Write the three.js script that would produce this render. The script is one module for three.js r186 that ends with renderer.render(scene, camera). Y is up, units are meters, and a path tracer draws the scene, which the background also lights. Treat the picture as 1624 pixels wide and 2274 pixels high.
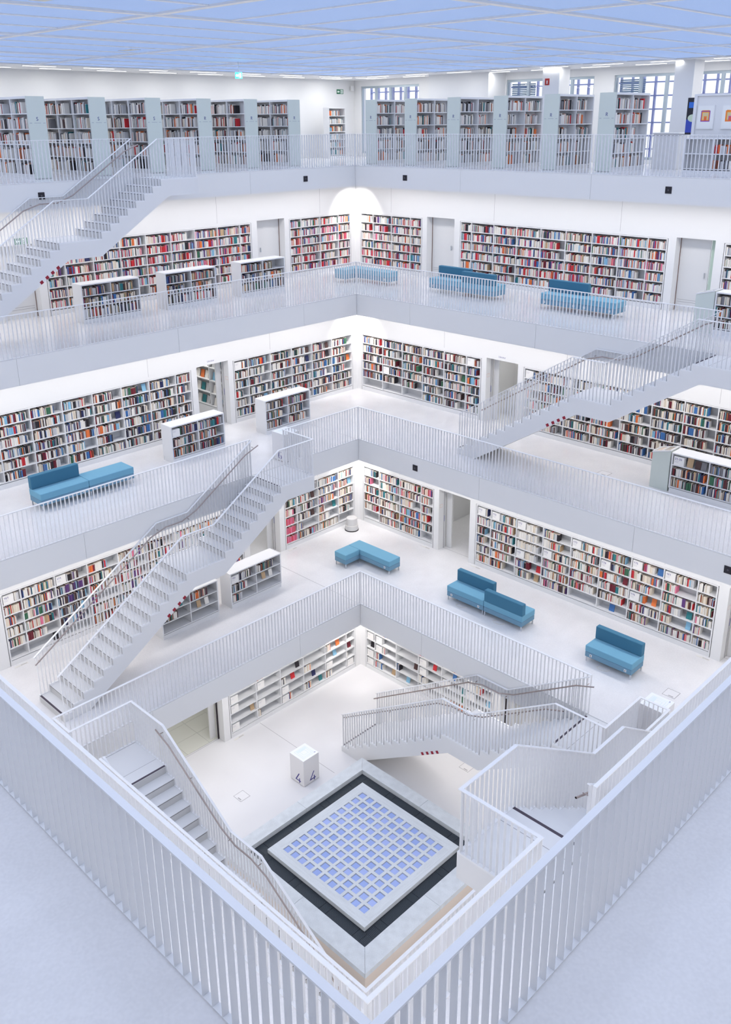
import * as THREE from 'three';
import { RoundedBoxGeometry } from 'three/addons/geometries/RoundedBoxGeometry.js';
import { mergeGeometries } from 'three/addons/utils/BufferGeometryUtils.js';
import { RectAreaLightUniformsLib } from 'three/addons/lights/RectAreaLightUniformsLib.js';

// ------------------------------------------------------------------ camera, light, exposure
RectAreaLightUniformsLib.init();
const scene = new THREE.Scene();
const camera = new THREE.PerspectiveCamera(58.7567, 1624 / 2274, 0.05, 200);
camera.position.set(11.0969, 16.1294, 11.1525);
camera.up.set(-0.231271, 0.940936, -0.24729);
camera.lookAt(11.0969 - 0.660128, 16.1294 - 0.338485, 11.1525 - 0.670566);
camera.setViewOffset(1624, 2274, 3.762, 139.716, 1624, 2274);
const renderer = new THREE.WebGLRenderer({ antialias: true });
renderer.toneMapping = THREE.LinearToneMapping;
renderer.toneMappingExposure = 1.1;
renderer.shadowMap.enabled = true;
scene.background = new THREE.Color().setRGB(1.25, 1.32, 1.45);        // overcast daylight outside the windows

const MOD = 0.888, M = 5 * MOD;                                          // bay width of the shelving, five of them to a facade module
const LV = { 4: 0, 5: 3.693, 6: 7.387, 7: 11.08, 8: 14.773 };
const RIM = { 5: M, 6: 1.5 * M, 7: 2 * M, 8: 2.5 * M };
const WALL = { 4: 6.39, 5: 8.47, 6: 10.52, 7: 12.86, 8: 17.4 };
const T = 0.649, CLEAR = 3.693 - T, CEIL8 = 2.96, OUT = 17.4;

function areaLight(x, y, z, w, l, intensity, color, turn = 0) {
  const a = new THREE.RectAreaLight(color, intensity, w, l);
  a.position.set(x, y, z); a.rotation.set(-Math.PI / 2, 0, turn); a.castShadow = true; scene.add(a);
  return a;
}
const SKYLIGHT = new THREE.Color().setRGB(0.97, 0.98, 1.02);
areaLight(0, LV[8] + CEIL8 - 0.06, 0, 29.6, 29.6, 0.50, SKYLIGHT);      // the luminous ceiling over the hall

// ------------------------------------------------------------------ helpers
let seed = 20240611;
const rnd = () => { seed = (seed + 0x6d2b79f5) | 0; let t = Math.imul(seed ^ (seed >>> 15), 1 | seed); t = (t + Math.imul(t ^ (t >>> 7), 61 | t)) ^ t; return ((t ^ (t >>> 14)) >>> 0) / 4294967296; };
const rr = (a, b) => a + (b - a) * rnd();
const pick = (a) => a[Math.floor(rnd() * a.length)];
const srgb = (r, g, b) => new THREE.Color().setRGB(r / 255, g / 255, b / 255, THREE.SRGBColorSpace);
const mat = (color, roughness = 0.6, more = {}) => new THREE.MeshPhysicalMaterial({ color, roughness, ...more });
const names = {};
const numbered = (n) => { const k = (names[n] = (names[n] ?? -1) + 1); return k ? n + '_' + String(k).padStart(3, '0') : n; };
const UNIT = new THREE.BoxGeometry(1, 1, 1);
const ANG = { NL: 0, NR: Math.PI / 2, FR: Math.PI, FL: -Math.PI / 2 };
const SGN = { NL: 1, FL: 1, FR: -1, NR: -1 };
const SIDES = ['FL', 'FR', 'NL', 'NR'];
function tag(o, label, category, group, kind) {
  o.userData = { label };
  if (category) o.userData.category = category;
  if (group) o.userData.group = group;
  if (kind) o.userData.kind = kind;
  return o;
}
function thing(name, label, category, pos = [0, 0, 0], turn = 0, group, kind) {
  const o = new THREE.Group(); o.name = numbered(name); o.position.set(...pos); o.rotation.y = turn;
  scene.add(o); return tag(o, label, category, group, kind);
}
// a thing standing on a level, in the frame of one side of the hall: x along the side, z outwards from the hall's centre
function sidePos(side, lx, y, lz) { const a = ANG[side], c = Math.cos(a), s = Math.sin(a); return [lx * c + lz * s, y, -lx * s + lz * c]; }
function sideThing(name, label, category, side, level, lx, lz, group, kind, dy = 0) {
  return thing(name, label, category, sidePos(side, lx, LV[level] + dy, lz), ANG[side], group, kind);
}
function shade(m) { m.castShadow = true; m.receiveShadow = true; return m; }
function part(name, geo, m, parent, x = 0, y = 0, z = 0) { const o = shade(new THREE.Mesh(geo, m)); o.name = name; o.position.set(x, y, z); parent.add(o); return o; }
function bar(name, m, parent, x0, x1, y0, y1, z0, z1) {                 // an axis-aligned piece between two corners
  const o = shade(new THREE.Mesh(UNIT, m)); o.name = name;
  o.position.set((x0 + x1) / 2, (y0 + y1) / 2, (z0 + z1) / 2); o.scale.set(Math.abs(x1 - x0), Math.abs(y1 - y0), Math.abs(z1 - z0)); parent.add(o); return o;
}
function rbar(name, m, parent, x0, x1, y0, y1, z0, z1, r = 0.01) {
  const g = new RoundedBoxGeometry(Math.abs(x1 - x0), Math.abs(y1 - y0), Math.abs(z1 - z0), 2, r);
  return part(name, g, m, parent, (x0 + x1) / 2, (y0 + y1) / 2, (z0 + z1) / 2);
}
function boxGeo(x0, x1, y0, y1, z0, z1) { const g = new THREE.BoxGeometry(x1 - x0, y1 - y0, z1 - z0); g.translate((x0 + x1) / 2, (y0 + y1) / 2, (z0 + z1) / 2); return g; }
function structure(name, geo, m, label, pos = [0, 0, 0], turn = 0) {
  const o = shade(new THREE.Mesh(geo, m)); o.name = numbered(name); o.position.set(...pos); o.rotation.y = turn; scene.add(o);
  return tag(o, label, null, null, 'structure');
}
function canvas(w, h, draw) {
  const c = document.createElement('canvas'); c.width = w; c.height = h; const g = c.getContext('2d'); draw(g, w, h);
  const t = new THREE.CanvasTexture(c); t.colorSpace = THREE.SRGBColorSpace; return t;
}
function noiseTexture(n, base, amp, coarse, srgbSpace = true) {          // grain and soft blotches of a cast surface
  const d = new Uint8Array(n * n * 4), k = 16, grid = Array.from({ length: (k + 1) * (k + 1) }, () => rnd());
  const g = (i, j) => grid[(j % k) * (k + 1) + (i % k)], sm = (t) => t * t * (3 - 2 * t);
  for (let j = 0; j < n; j++) for (let i = 0; i < n; i++) {
    const u = i / n * k, v = j / n * k, a = Math.floor(u), b = Math.floor(v), s = sm(u - a), t = sm(v - b);
    const low = (g(a, b) * (1 - s) + g(a + 1, b) * s) * (1 - t) + (g(a, b + 1) * (1 - s) + g(a + 1, b + 1) * s) * t;
    const f = 1 + (rnd() - 0.5) * amp + (low - 0.5) * coarse, o = (j * n + i) * 4;
    for (let c = 0; c < 3; c++) d[o + c] = Math.max(0, Math.min(255, base[c] * f)); d[o + 3] = 255;
  }
  const tx = new THREE.DataTexture(d, n, n); tx.wrapS = tx.wrapT = THREE.RepeatWrapping; tx.magFilter = THREE.LinearFilter; tx.minFilter = THREE.LinearMipmapLinearFilter; tx.generateMipmaps = true;
  if (srgbSpace) tx.colorSpace = THREE.SRGBColorSpace; tx.needsUpdate = true; return tx;
}

const ONES = ['', 'first', 'second', 'third', 'fourth', 'fifth', 'sixth', 'seventh', 'eighth', 'ninth', 'tenth', 'eleventh', 'twelfth', 'thirteenth', 'fourteenth', 'fifteenth', 'sixteenth', 'seventeenth', 'eighteenth', 'nineteenth'];
function ordinal(n) { if (n < 20) return ONES[n]; const t = { 2: 'twent', 3: 'thirt', 4: 'fort', 5: 'fift' }[Math.floor(n / 10)], u = n % 10; return u ? t + 'y-' + ONES[u] : t + 'ieth'; }

// ------------------------------------------------------------------ materials
const white = (v, t = 0) => new THREE.Color().setRGB(v - t * 0.3, v, v + t);
const floorMap = noiseTexture(256, [231, 230, 231], 0.03, 0.02); floorMap.repeat.set(0.25, 0.25);
const MAT = {
  wall: mat(white(0.80), 0.65), floor: mat(0xffffff, 0.22, { map: floorMap, clearcoat: 0.25, clearcoatRoughness: 0.12 }),
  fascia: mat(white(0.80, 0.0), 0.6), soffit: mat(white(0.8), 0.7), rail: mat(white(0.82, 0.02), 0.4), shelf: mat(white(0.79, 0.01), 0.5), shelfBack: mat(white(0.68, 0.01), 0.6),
  stair: mat(white(0.78, 0.01), 0.55), tread: mat(white(0.74, 0.01), 0.4), riser: mat(white(0.60, 0.0), 0.6), nosing: mat(srgb(74, 66, 78), 0.7), handrail: mat(srgb(168, 156, 152), 0.32, { metalness: 1 }),  // riser greyer than tread: shade of the upright faces put into its colour
  joint: mat(srgb(170, 168, 170), 0.7), red: mat(srgb(150, 20, 45), 0.6), black: mat(srgb(26, 22, 34), 0.45), chrome: mat(srgb(215, 218, 222), 0.2, { metalness: 1 }),
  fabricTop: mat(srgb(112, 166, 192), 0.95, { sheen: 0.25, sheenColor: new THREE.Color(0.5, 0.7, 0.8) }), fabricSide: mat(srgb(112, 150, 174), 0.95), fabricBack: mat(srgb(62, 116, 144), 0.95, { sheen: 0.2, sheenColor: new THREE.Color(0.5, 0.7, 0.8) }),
  endPanel: mat(srgb(206, 214, 208), 0.45), concrete: mat(0xffffff, 0.75, { map: (() => { const t = noiseTexture(256, [216, 220, 222], 0.06, 0.05); return t; })() }), clay: mat(srgb(226, 212, 198), 0.8),
  glassTile: mat(srgb(146, 164, 226), 0.12, { clearcoat: 0.6 }), bin: mat(white(0.62), 0.5), lid: mat(srgb(229, 228, 229), 0.35), rubber: mat(srgb(50, 46, 50), 0.8),
  door: mat(white(0.74), 0.5), doorEdge: mat(srgb(120, 92, 80), 0.6), dark: mat(srgb(38, 30, 36), 0.6), strip: mat(srgb(222, 220, 214), 0.5), sideGlass: mat(srgb(186, 206, 192), 0.2), lock: mat(srgb(70, 80, 150), 0.4), page: mat(srgb(226, 214, 200), 0.9), window: mat(srgb(176, 188, 196), 0.35, { metalness: 0.4 }),
  glass: mat(0xffffff, 0.02, { transmission: 1, thickness: 0 }), block: mat(0xffffff, 0.35, { transmission: 0.95, thickness: 0 }), mortar: mat(srgb(128, 138, 190), 0.8), blind: mat(srgb(96, 128, 156), 0.5), signWhite: mat(white(0.82), 0.4),
  lampBody: mat(white(0.8), 0.5), lampGlow: mat(0xffffff, 0.5, { emissive: new THREE.Color(1, 1, 1), emissiveIntensity: 1.6 }),
  tileFloor: mat(srgb(216, 216, 206), 0.5),
};
MAT.concrete.map.repeat.set(0.6, 0.6);

// ------------------------------------------------------------------ floors with their edge panels
const ORD = { 4: 'lowest', 5: 'first', 6: 'second', 7: 'third', 8: 'top' };
for (const l of [4, 5, 6, 7, 8]) {
  let geo;
  const O = OUT + 0.4;
  if (l === 4) geo = boxGeo(-O, O, -T, 0, -O, O);
  else {
    const s = new THREE.Shape([[-O, -O], [O, -O], [O, O], [-O, O]].map((p) => new THREE.Vector2(...p)));
    const r = RIM[l] + 0.012; s.holes.push(new THREE.Path([[-r, -r], [-r, r], [r, r], [r, -r]].map((p) => new THREE.Vector2(...p))));
    geo = new THREE.ExtrudeGeometry(s, { depth: T, bevelEnabled: false }); geo.rotateX(Math.PI / 2);
  }
  const f = structure('floor', geo, MAT.floor, l === 4 ? 'white cast floor of the hall around the sunken skylight' : `white floor slab of the ${ORD[l]} gallery above the hall`, [0, LV[l], 0]);
  if (l > 4) for (const side of SIDES) {                                // panels along the open edge, with their joints
    const h = RIM[l], n = Math.round(2 * h / M * 2) / 2, cuts = [-h];
    for (let k = -5; k <= 5; k++) { const c = (k + 0.5) * M; if (c > -h + 0.1 && c < h - 0.1) cuts.push(c); }
    cuts.push(h);
    const g = new THREE.Group(); g.name = 'edge_panels'; g.rotation.y = ANG[side]; f.add(g);
    for (let k = 0; k + 1 < cuts.length; k++) bar('fascia_panel', MAT.fascia, g, cuts[k] + 0.004, cuts[k + 1] - 0.004, -T - 0.002, -0.012, h, h + 0.02);
  }
  if (l < 8) {                                                            // dividing strips let into the floor
    const w = WALL[l] - 0.02, r = l === 4 ? 2.26 : RIM[l];
    const lines = l === 4 ? [[-w, -3.3, -2.26]] : [[-w, -r - 0.06, -r]];
    for (const [a, b, c] of lines) { bar('floor_joint', MAT.joint, f, a, b, -0.002, 0.0015, c - 0.006, c + 0.006); if (l > 4) bar('floor_joint', MAT.joint, f, -a, -b, -0.002, 0.0015, -c - 0.006, -c + 0.006); }
  }
}

// ------------------------------------------------------------------ walls with niches and doorways
const OPEN = {
  4: { FL: { cases: [[-6.15, -1.26]], doors: [[-1.03, 1.03]] }, FR: { cases: [[-6.15, -1.26]], doors: [[-1.03, 1.03]] } },
  5: { FL: { cases: [[-8.25, -5.27], [-3.63, 3.6]], doors: [[-5.05, -3.87]] }, FR: { cases: [[-8.25, -5.27], [-3.63, 3.6]], doors: [[-5.05, -3.87], [3.87, 5.05]] } },
  6: { FL: { cases: [[-10.28, -5.2], [-3.63, 3.63]], doors: [[-5, -3.85]] }, FR: { cases: [[-10.28, -5.2], [-3.63, 3.63]], doors: [[-5, -3.85]] } },
  7: { FL: { cases: [[-12.6, -9.68], [-8.0, -0.75]], doors: [[-9.45, -8.26], [-0.5, 0.6]] }, FR: { cases: [[-12.6, -9.68], [-8.0, -0.75], [0.86, 4.0]], doors: [[-9.45, -8.26], [-0.5, 0.6]] } },
};
const WT = 0.36, NICHE = 0.31;
const SIDENAME = { FL: 'left', FR: 'right', NL: 'near_left', NR: 'near_right' };
for (const l of [4, 5, 6, 7]) for (const side of SIDES) {
  const w = WALL[l], sg = SGN[side], o = OPEN[l][side], holes = [];
  if (o) {
    for (const c of o.cases) holes.push([c[0] - 0.02, c[1] + 0.02, 1.975]);
    for (const d of o.doors) holes.push([d[0], d[1], 2.02]);
  }
  const flip = holes.map(([a, b, h]) => sg > 0 ? [a, b, h] : [-b, -a, h]).sort((p, q) => p[0] - q[0]);
  const gs = []; let at = -w - WT;
  for (const [a, b, h] of flip) { gs.push(boxGeo(at, a, 0, CLEAR, w, w + WT)); gs.push(boxGeo(a, b, h, CLEAR, w, w + WT)); at = b; }
  gs.push(boxGeo(at, side === 'FL' || side === 'NR' ? w : w + WT, 0, CLEAR, w, w + WT));
  const wl = structure('wall_' + SIDENAME[side], mergeGeometries(gs), MAT.wall, `white wall behind the ${ORD[l]} gallery with book niches`, [0, LV[l], 0], ANG[side]);
  if (o) for (let k = -3; k <= 2; k++) {                                  // joints of the wall panels above the shelves
    const c = (k + 0.5) * M * (l === 7 ? 1 : 1); if (Math.abs(c) < w - 0.3) bar('panel_joint', MAT.joint, wl, c - 0.004, c + 0.004, 2.06, CLEAR - 0.01, w - 0.0012, w + 0.004);
  }
}
// outer walls of the top floor; the side behind the R shelves has windows
{
  const h = CEIL8;
  for (const side of ['FL', 'NL', 'NR']) structure('wall_outer_' + SIDENAME[side], boxGeo(-OUT - 0.3, side === 'NL' ? OUT + 0.3 : OUT, 0, h, OUT, OUT + 0.3), MAT.wall, 'plain white outer wall of the top floor', [0, LV[8], 0], ANG[side]);
  const wins = [[-17.0, -13.85], [-9.7, -6.15], [-5.4, -0.9]], gs = []; let at = -OUT;
  for (const [a, b] of wins) { gs.push(boxGeo(-a, -at, 0, h, OUT, OUT + 0.3)); gs.push(boxGeo(-b, -a, 2.72, h, OUT, OUT + 0.3)); gs.push(boxGeo(-b, -a, 0, 0.12, OUT, OUT + 0.3)); at = b; }
  gs.push(boxGeo(-OUT - 0.3, -at, 0, h, OUT, OUT + 0.3));
  structure('wall_outer_right', mergeGeometries(gs), MAT.wall, 'white outer wall of the top floor with tall windows', [0, LV[8], 0], ANG.FR);
  wins.forEach(([a, b], i) => {
    const g = thing('window_' + (i + 1), ['tall window in the corner beside the magazine rack', 'tall window between the pale wall block and the pillar', 'tall window beside the exhibition partition'][i], null, sidePos('FR', -(a + b) / 2, LV[8], OUT + 0.1), ANG.FR, null, 'structure');
    const w = b - a, n = Math.round(w / 0.85);
    bar('frame', MAT.window, g, -w / 2, w / 2, 2.64, 2.72, -0.04, 0.04); bar('frame', MAT.window, g, -w / 2, w / 2, 0.12, 0.2, -0.04, 0.04);
    for (let k = 0; k <= n; k++) { const x = -w / 2 + w * k / n; bar('mullion', MAT.window, g, x - 0.045, x + 0.045, 0.2, 2.64, -0.05, 0.05); }
    for (let k = 0; k < n; k++) bar('pane', MAT.glass, g, -w / 2 + w * k / n + 0.045, -w / 2 + w * (k + 1) / n - 0.045, 0.2, 2.64, -0.004, 0.004);
  });
  // glass-block facade a step outside the windows
  const fac = structure('wall_facade', mergeGeometries([boxGeo(0.2, 17.8, -0.1, 0.0, 1.2, 1.36), boxGeo(0.2, 17.8, 2.94, 3.05, 1.2, 1.36)]), MAT.mortar, 'glass block facade screen seen through the windows', sidePos('FR', 0, LV[8], OUT), ANG.FR);
  const p = 0.42;
  for (let i = 0; i <= 41; i++) bar('mortar_joint', MAT.mortar, fac, 0.4 + i * p - 0.02, 0.4 + i * p + 0.02, 0, 2.94, 1.22, 1.34);
  for (let j = 1; j < 7; j++) bar('mortar_joint', MAT.mortar, fac, 0.4, 0.4 + 41 * p, j * p - 0.02, j * p + 0.02, 1.225, 1.335);
  for (let i = 0; i < 41; i++) for (let j = 0; j < 7; j++) bar('glass_block', MAT.block, fac, 0.42 + i * p, 0.38 + (i + 1) * p, j * p + 0.02, (j + 1) * p - 0.02, 1.25, 1.31);
  // pillars and the deeper wall block of the window side
  for (const [a, b, z, lab] of [[-6.9, -6.27, 15.5, 'square white pillar carrying the red extinguisher sign'], [-2.37, -1.78, 15.5, 'square white pillar beside the exhibition partition']])
    structure('column', boxGeo(-b, -a, 0, h, z, z + 0.6), MAT.wall, lab, [0, LV[8], 0], ANG.FR);
  structure('wall_block', boxGeo(9.75, 12.5, 0, h, 16.4, OUT), MAT.wall, 'pale wall block projecting between two windows', [0, LV[8], 0], ANG.FR);
  const b = thing('venetian_blind', 'lowered blue-grey blind behind the window next to the pale wall block', 'blind', sidePos('FR', 9.1, LV[8], OUT + 0.22), ANG.FR);
  for (let k = 0; k < 40; k++) { const s = bar('slat', MAT.blind, b, -0.5, 0.5, 0.3 + k * 0.058, 0.304 + k * 0.058, -0.025, 0.025); s.rotation.x = 0.9; }
  const b2 = thing('venetian_blind', 'lowered blue-grey blind behind the window next to the exhibition partition', 'blind', sidePos('FR', 4.85, LV[8], OUT + 0.22), ANG.FR);
  for (let k = 0; k < 40; k++) { const s = bar('slat', MAT.blind, b2, -0.45, 0.45, 0.3 + k * 0.058, 0.304 + k * 0.058, -0.025, 0.025); s.rotation.x = 0.9; }
}

// ------------------------------------------------------------------ ceiling of the hall: blue luminous panels in a white grid
{
  const hatch = canvas(256, 256, (g, w, h) => {
    g.fillStyle = '#fff'; g.fillRect(0, 0, w, h); g.strokeStyle = 'rgb(222,228,240)'; g.lineWidth = 10;
    for (let k = -8; k < 17; k++) { g.beginPath(); g.moveTo(k * 32, 0); g.lineTo(k * 32 + 256, 256); g.stroke(); }
  });
  hatch.wrapS = hatch.wrapT = THREE.RepeatWrapping; hatch.repeat.set(4, 4);
  const panel = mat(srgb(150, 165, 190), 0.6, { emissive: new THREE.Color().setRGB(0.17, 0.25, 0.42), emissiveMap: hatch, map: hatch });
  const grid = mat(white(0.9), 0.5), O = OUT + 0.4, half = 15.1;
  const c = structure('ceiling', mergeGeometries([boxGeo(-O, O, 0, 0.3, -O, O)]), MAT.wall, 'white top floor ceiling with a blue panelled field over the hall', [0, LV[8] + CEIL8 + 0.12, 0]);
  // plain white border around the blue field
  for (const side of SIDES) bar('ceiling_border', MAT.soffit, c, ...(side === 'FL' ? [-O, -half, -0.12, 0, -O, O] : side === 'NR' ? [half, O, -0.12, 0, -O, O] : side === 'FR' ? [-half, half, -0.12, 0, -O, -half] : [-half, half, -0.12, 0, half, O]));
  const N = 3, q = M / 3;
  for (let k = -4; k <= 3; k++) {
    const a = (k + 0.5) * M; if (Math.abs(a) > half) continue;
    bar('grid_beam', grid, c, a - 0.075, a + 0.075, -0.135, -0.05, -half, half); bar('grid_beam', grid, c, -half, half, -0.13, -0.05, a - 0.075, a + 0.075);
  }
  for (let i = -3; i <= 3; i++) for (let j = -3; j <= 3; j++) {
    const x0 = Math.max(i * M - M / 2, -half), x1 = Math.min(i * M + M / 2, half), z0 = Math.max(j * M - M / 2, -half), z1 = Math.min(j * M + M / 2, half);
    for (let k = 0; k < N; k++) {
      const along = i === j, a = (along ? j * M : i * M) - M / 2 + k * q, lo = along ? z0 : x0, hi = along ? z1 : x1, p0 = Math.max(a, lo), p1 = Math.min(a + q, hi);
      if (p1 - p0 < 0.1) continue;
      if (along) bar('ceiling_panel', panel, c, x0 + 0.075, x1 - 0.075, -0.1, -0.08, p0 + 0.035, p1 - 0.035); else bar('ceiling_panel', panel, c, p0 + 0.035, p1 - 0.035, -0.1, -0.08, z0 + 0.075, z1 - 0.075);
      if (k) { if (along) bar('grid_bar', grid, c, x0 + 0.075, x1 - 0.075, -0.118, -0.06, a - 0.035, a + 0.035); else bar('grid_bar', grid, c, a - 0.035, a + 0.035, -0.118, -0.06, z0 + 0.075, z1 - 0.075); }
    }
  }
  for (const [x, z] of [[-1.62, 4.33], [-3.02, -8.95], [-8.96, -1.54]]) bar('ceiling_vent', MAT.strip, c, x - 0.3, x + 0.3, -0.108, -0.09, z - 0.12, z + 0.12);
}
// the linear lamps in the white border: two rows on each side of the hall
{
  const glow = MAT.lampGlow, at = [], off = (o) => (o < 16 ? 0.25 : 1.15);
  for (const [side, n0] of [['FL', 0], ['FR', 0]]) for (const [o, off] of [[15.5, 0.25], [16.5, 1.15]]) for (let k = 0; k < 10; k++) {
    const s = -16.4 + off + k * 1.93; if (s > 3.2) continue; at.push([side, s, o]);
  }
  const w = { FL: ['white wall', 'S shelves'], FR: ['window side', 'R shelves'] };
  at.forEach(([side, s, o], i) => {
    const g = sideThing('ceiling_lamp', `linear ceiling lamp, ${o < 16 ? 'inner' : 'outer'} row along the ${w[side][0]}, ${ordinal(Math.round((s + 16.4 - off(o)) / 1.93) + 1)} from the window corner`, 'ceiling lamp', side, 8, SGN[side] * s, o, `linear lamps along the ${w[side][0]}`, null, CEIL8);
    bar('housing', MAT.lampBody, g, -0.52, 0.52, -0.012, 0, -0.06, 0.06); bar('diffuser', glow, g, -0.5, 0.5, -0.02, -0.011, -0.045, 0.045);
    const [x, y, z] = sidePos(side, SGN[side] * s, LV[8] + CEIL8 - 0.035, o), fl = side === 'FL';
    areaLight(x, y, z, fl ? 0.09 : 1.0, fl ? 1.0 : 0.09, 26.0, new THREE.Color(1, 0.99, 0.97));
  });
}
// gallery lamps: a recessed strip under every slab, along each wall, and a wall washer in each far corner
const WARM = new THREE.Color().setRGB(1, 0.965, 0.955);
for (const l of [4, 5, 6, 7]) for (const side of SIDES) {
  const dim = l === 7 && (side === 'NL' || side === 'NR') ? 0.07 : 1;      // unseen dim strips added at this end to brighten the near railings
  const w = WALL[l], o = RIM[l + 1] + 0.75, len = 2 * o - 0.8;
  const g = sideThing('gallery_lamp', `recessed lamp strip under the slab over the ${ORD[l]} ${{ FL: 'long shelf wall of the S side', FR: 'long shelf wall of the R side', NL: 'wall below the viewpoint, stair side', NR: 'wall below the viewpoint, sofa side' }[side]}`, 'lamp strip', side, l, 0, o, 'recessed gallery lamp strips', null, CLEAR);
  bar('housing', MAT.lampBody, g, -len / 2, len / 2, -0.014, -0.001, -0.18, 0.18); bar('diffuser', MAT.lampGlow, g, -len / 2 + 0.02, len / 2 - 0.02, -0.02, -0.013, -0.15, 0.15);
  const [x, y, z] = sidePos(side, 0, LV[l] + CLEAR - 0.04, o), alongX = side === 'FR' || side === 'NL';
  areaLight(x, y, z, alongX ? len : 0.3, alongX ? 0.3 : len, 6.9 * dim, WARM);
}
for (const l of [4, 5, 6, 7]) {
  const w = WALL[l], c = w - 0.8;
  const g = thing('spot_lamp', `small round spot lamp above the shelf corner of the ${ORD[l]} gallery`, 'spot lamp', [-c, LV[l] + CLEAR, -c]);
  part('housing', new THREE.CylinderGeometry(0.09, 0.09, 0.03, 20), MAT.lampBody, g, 0, -0.016, 0); part('diffuser', new THREE.CylinderGeometry(0.07, 0.07, 0.006, 20), MAT.lampGlow, g, 0, -0.035, 0);
  const s = new THREE.SpotLight(WARM, 12, 0, 0.95, 0.5, 2); s.position.set(-c, LV[l] + CLEAR - 0.06, -c); s.target.position.set(-w, LV[l] + 1.2, -w); s.castShadow = true; s.shadow.radius = 2; scene.add(s); scene.add(s.target);
}

// ------------------------------------------------------------------ railings
const PLAT0 = -3.83, PLAT1 = -3 * MOD, TREAD = 0.265, RISE = 3.693 / 22, LAND0 = PLAT1 + 7 * TREAD, LAND1 = LAND0 + 1.164, FOOT = LAND1 + 13 * TREAD;
const STAIRS = [                                                          // level it leaves, side, width of the flight
  ['NL', 5, 1.42], ['FR', 5, 1.42], ['NR', 6, 1.17], ['FL', 6, 1.17], ['FR', 7, 1.19], ['FL', 8, 1.31],
];
const GAPS = new Set(STAIRS.map(([s, l]) => s + l));
const EDGE = { FL: 'side with the S shelves', FR: 'side with the R shelves', NL: 'near edge, stair side', NR: 'near edge, sofa side' };
function baluster(parent, x, y0, y1, z, turn) { const o = turn ? bar('baluster', MAT.rail, parent, x - 0.023, x + 0.023, y0, y1, z - 0.004, z + 0.004) : bar('baluster', MAT.rail, parent, x - 0.004, x + 0.004, y0, y1, z - 0.023, z + 0.023); return o; }
for (const l of [5, 6, 7, 8]) for (const side of SIDES) {
  const h = RIM[l], z = 0.03, g = sideThing('railing', `white bar railing of the ${ORD[l]} gallery, ${EDGE[side]}`, 'railing', side, l, 0, h, 'white gallery railings');
  const ext = side === 'FL' || side === 'NR' ? z + 0.025 : 0.004;
  const runs = GAPS.has(side + l) ? [[-h, PLAT0], [PLAT1, h]] : [[-h, h]];
  for (const [a, b] of runs) {
    bar('top_rail', MAT.rail, g, a - (a === -h ? ext : 0), b + (b === h ? ext : 0), 0.985, 1.0, z - 0.025, z + 0.025);
    bar('base_rail', MAT.rail, g, a - (a === -h ? ext : 0), b + (b === h ? ext : 0), 0.0, 0.012, z - 0.025, z + 0.025);
    const n = Math.round((b - a) / 0.1);
    for (let k = 0; k <= n; k++) baluster(g, a + (b - a) * k / n, 0.012, 0.985, z);
  }
}

// ------------------------------------------------------------------ staircases
const STAIRLABEL = {
  NL5: 'white staircase dropping to the skylight floor under the near railing', FR5: 'white staircase rising from beside the number 4 cube past the skylight',
  NR6: 'short visible staircase with a square landing beside the skylight', FL6: 'long white staircase over the low bookcases numbered 193', FR7: 'white staircase crossing the Literatur shelf wall', FL8: 'white staircase climbing to the S shelves at the top floor',
};
function railLine(yT) { const yL = yT - 8 * RISE; return [[PLAT0, yT], [PLAT1, yT], [LAND0 + TREAD, yL], [LAND1, yL], [FOOT, yT - 21 * RISE]]; }
function heightAt(line, x) { for (let k = 0; k + 1 < line.length; k++) if (x <= line[k + 1][0] + 1e-6) { const [a, b] = [line[k], line[k + 1]]; return a[1] + (b[1] - a[1]) * (x - a[0]) / (b[0] - a[0]); } return line[line.length - 1][1]; }
function treadAt(yT, x) {
  if (x <= PLAT1 + 1e-6) return yT;
  if (x < LAND0) return yT - (Math.floor((x - PLAT1) / TREAD + 1e-6) + 1) * RISE;
  if (x <= LAND1 + 1e-6) return yT - 8 * RISE;
  return yT - (8 + Math.min(13, Math.floor((x - LAND1) / TREAD + 1e-6) + 1)) * RISE;
}
function sloped(name, m, parent, a, b, w, t, z) {                         // a bar between two points of the flight's plane
  const dx = b[0] - a[0], dy = b[1] - a[1], len = Math.hypot(dx, dy), o = shade(new THREE.Mesh(UNIT, m));
  o.name = name; o.scale.set(len + 0.004, t, w); o.position.set((a[0] + b[0]) / 2, (a[1] + b[1]) / 2, z); o.rotation.z = Math.atan2(dy, dx); parent.add(o); return o;
}
function tube(name, m, parent, pts, r, closed = false) {
  const path = new THREE.CurvePath(); for (let k = 0; k + 1 < pts.length; k++) path.add(new THREE.LineCurve3(new THREE.Vector3(...pts[k]), new THREE.Vector3(...pts[k + 1])));
  return part(name, new THREE.TubeGeometry(path, (pts.length - 1) * 4, r, 8, closed), m, parent);
}
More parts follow.
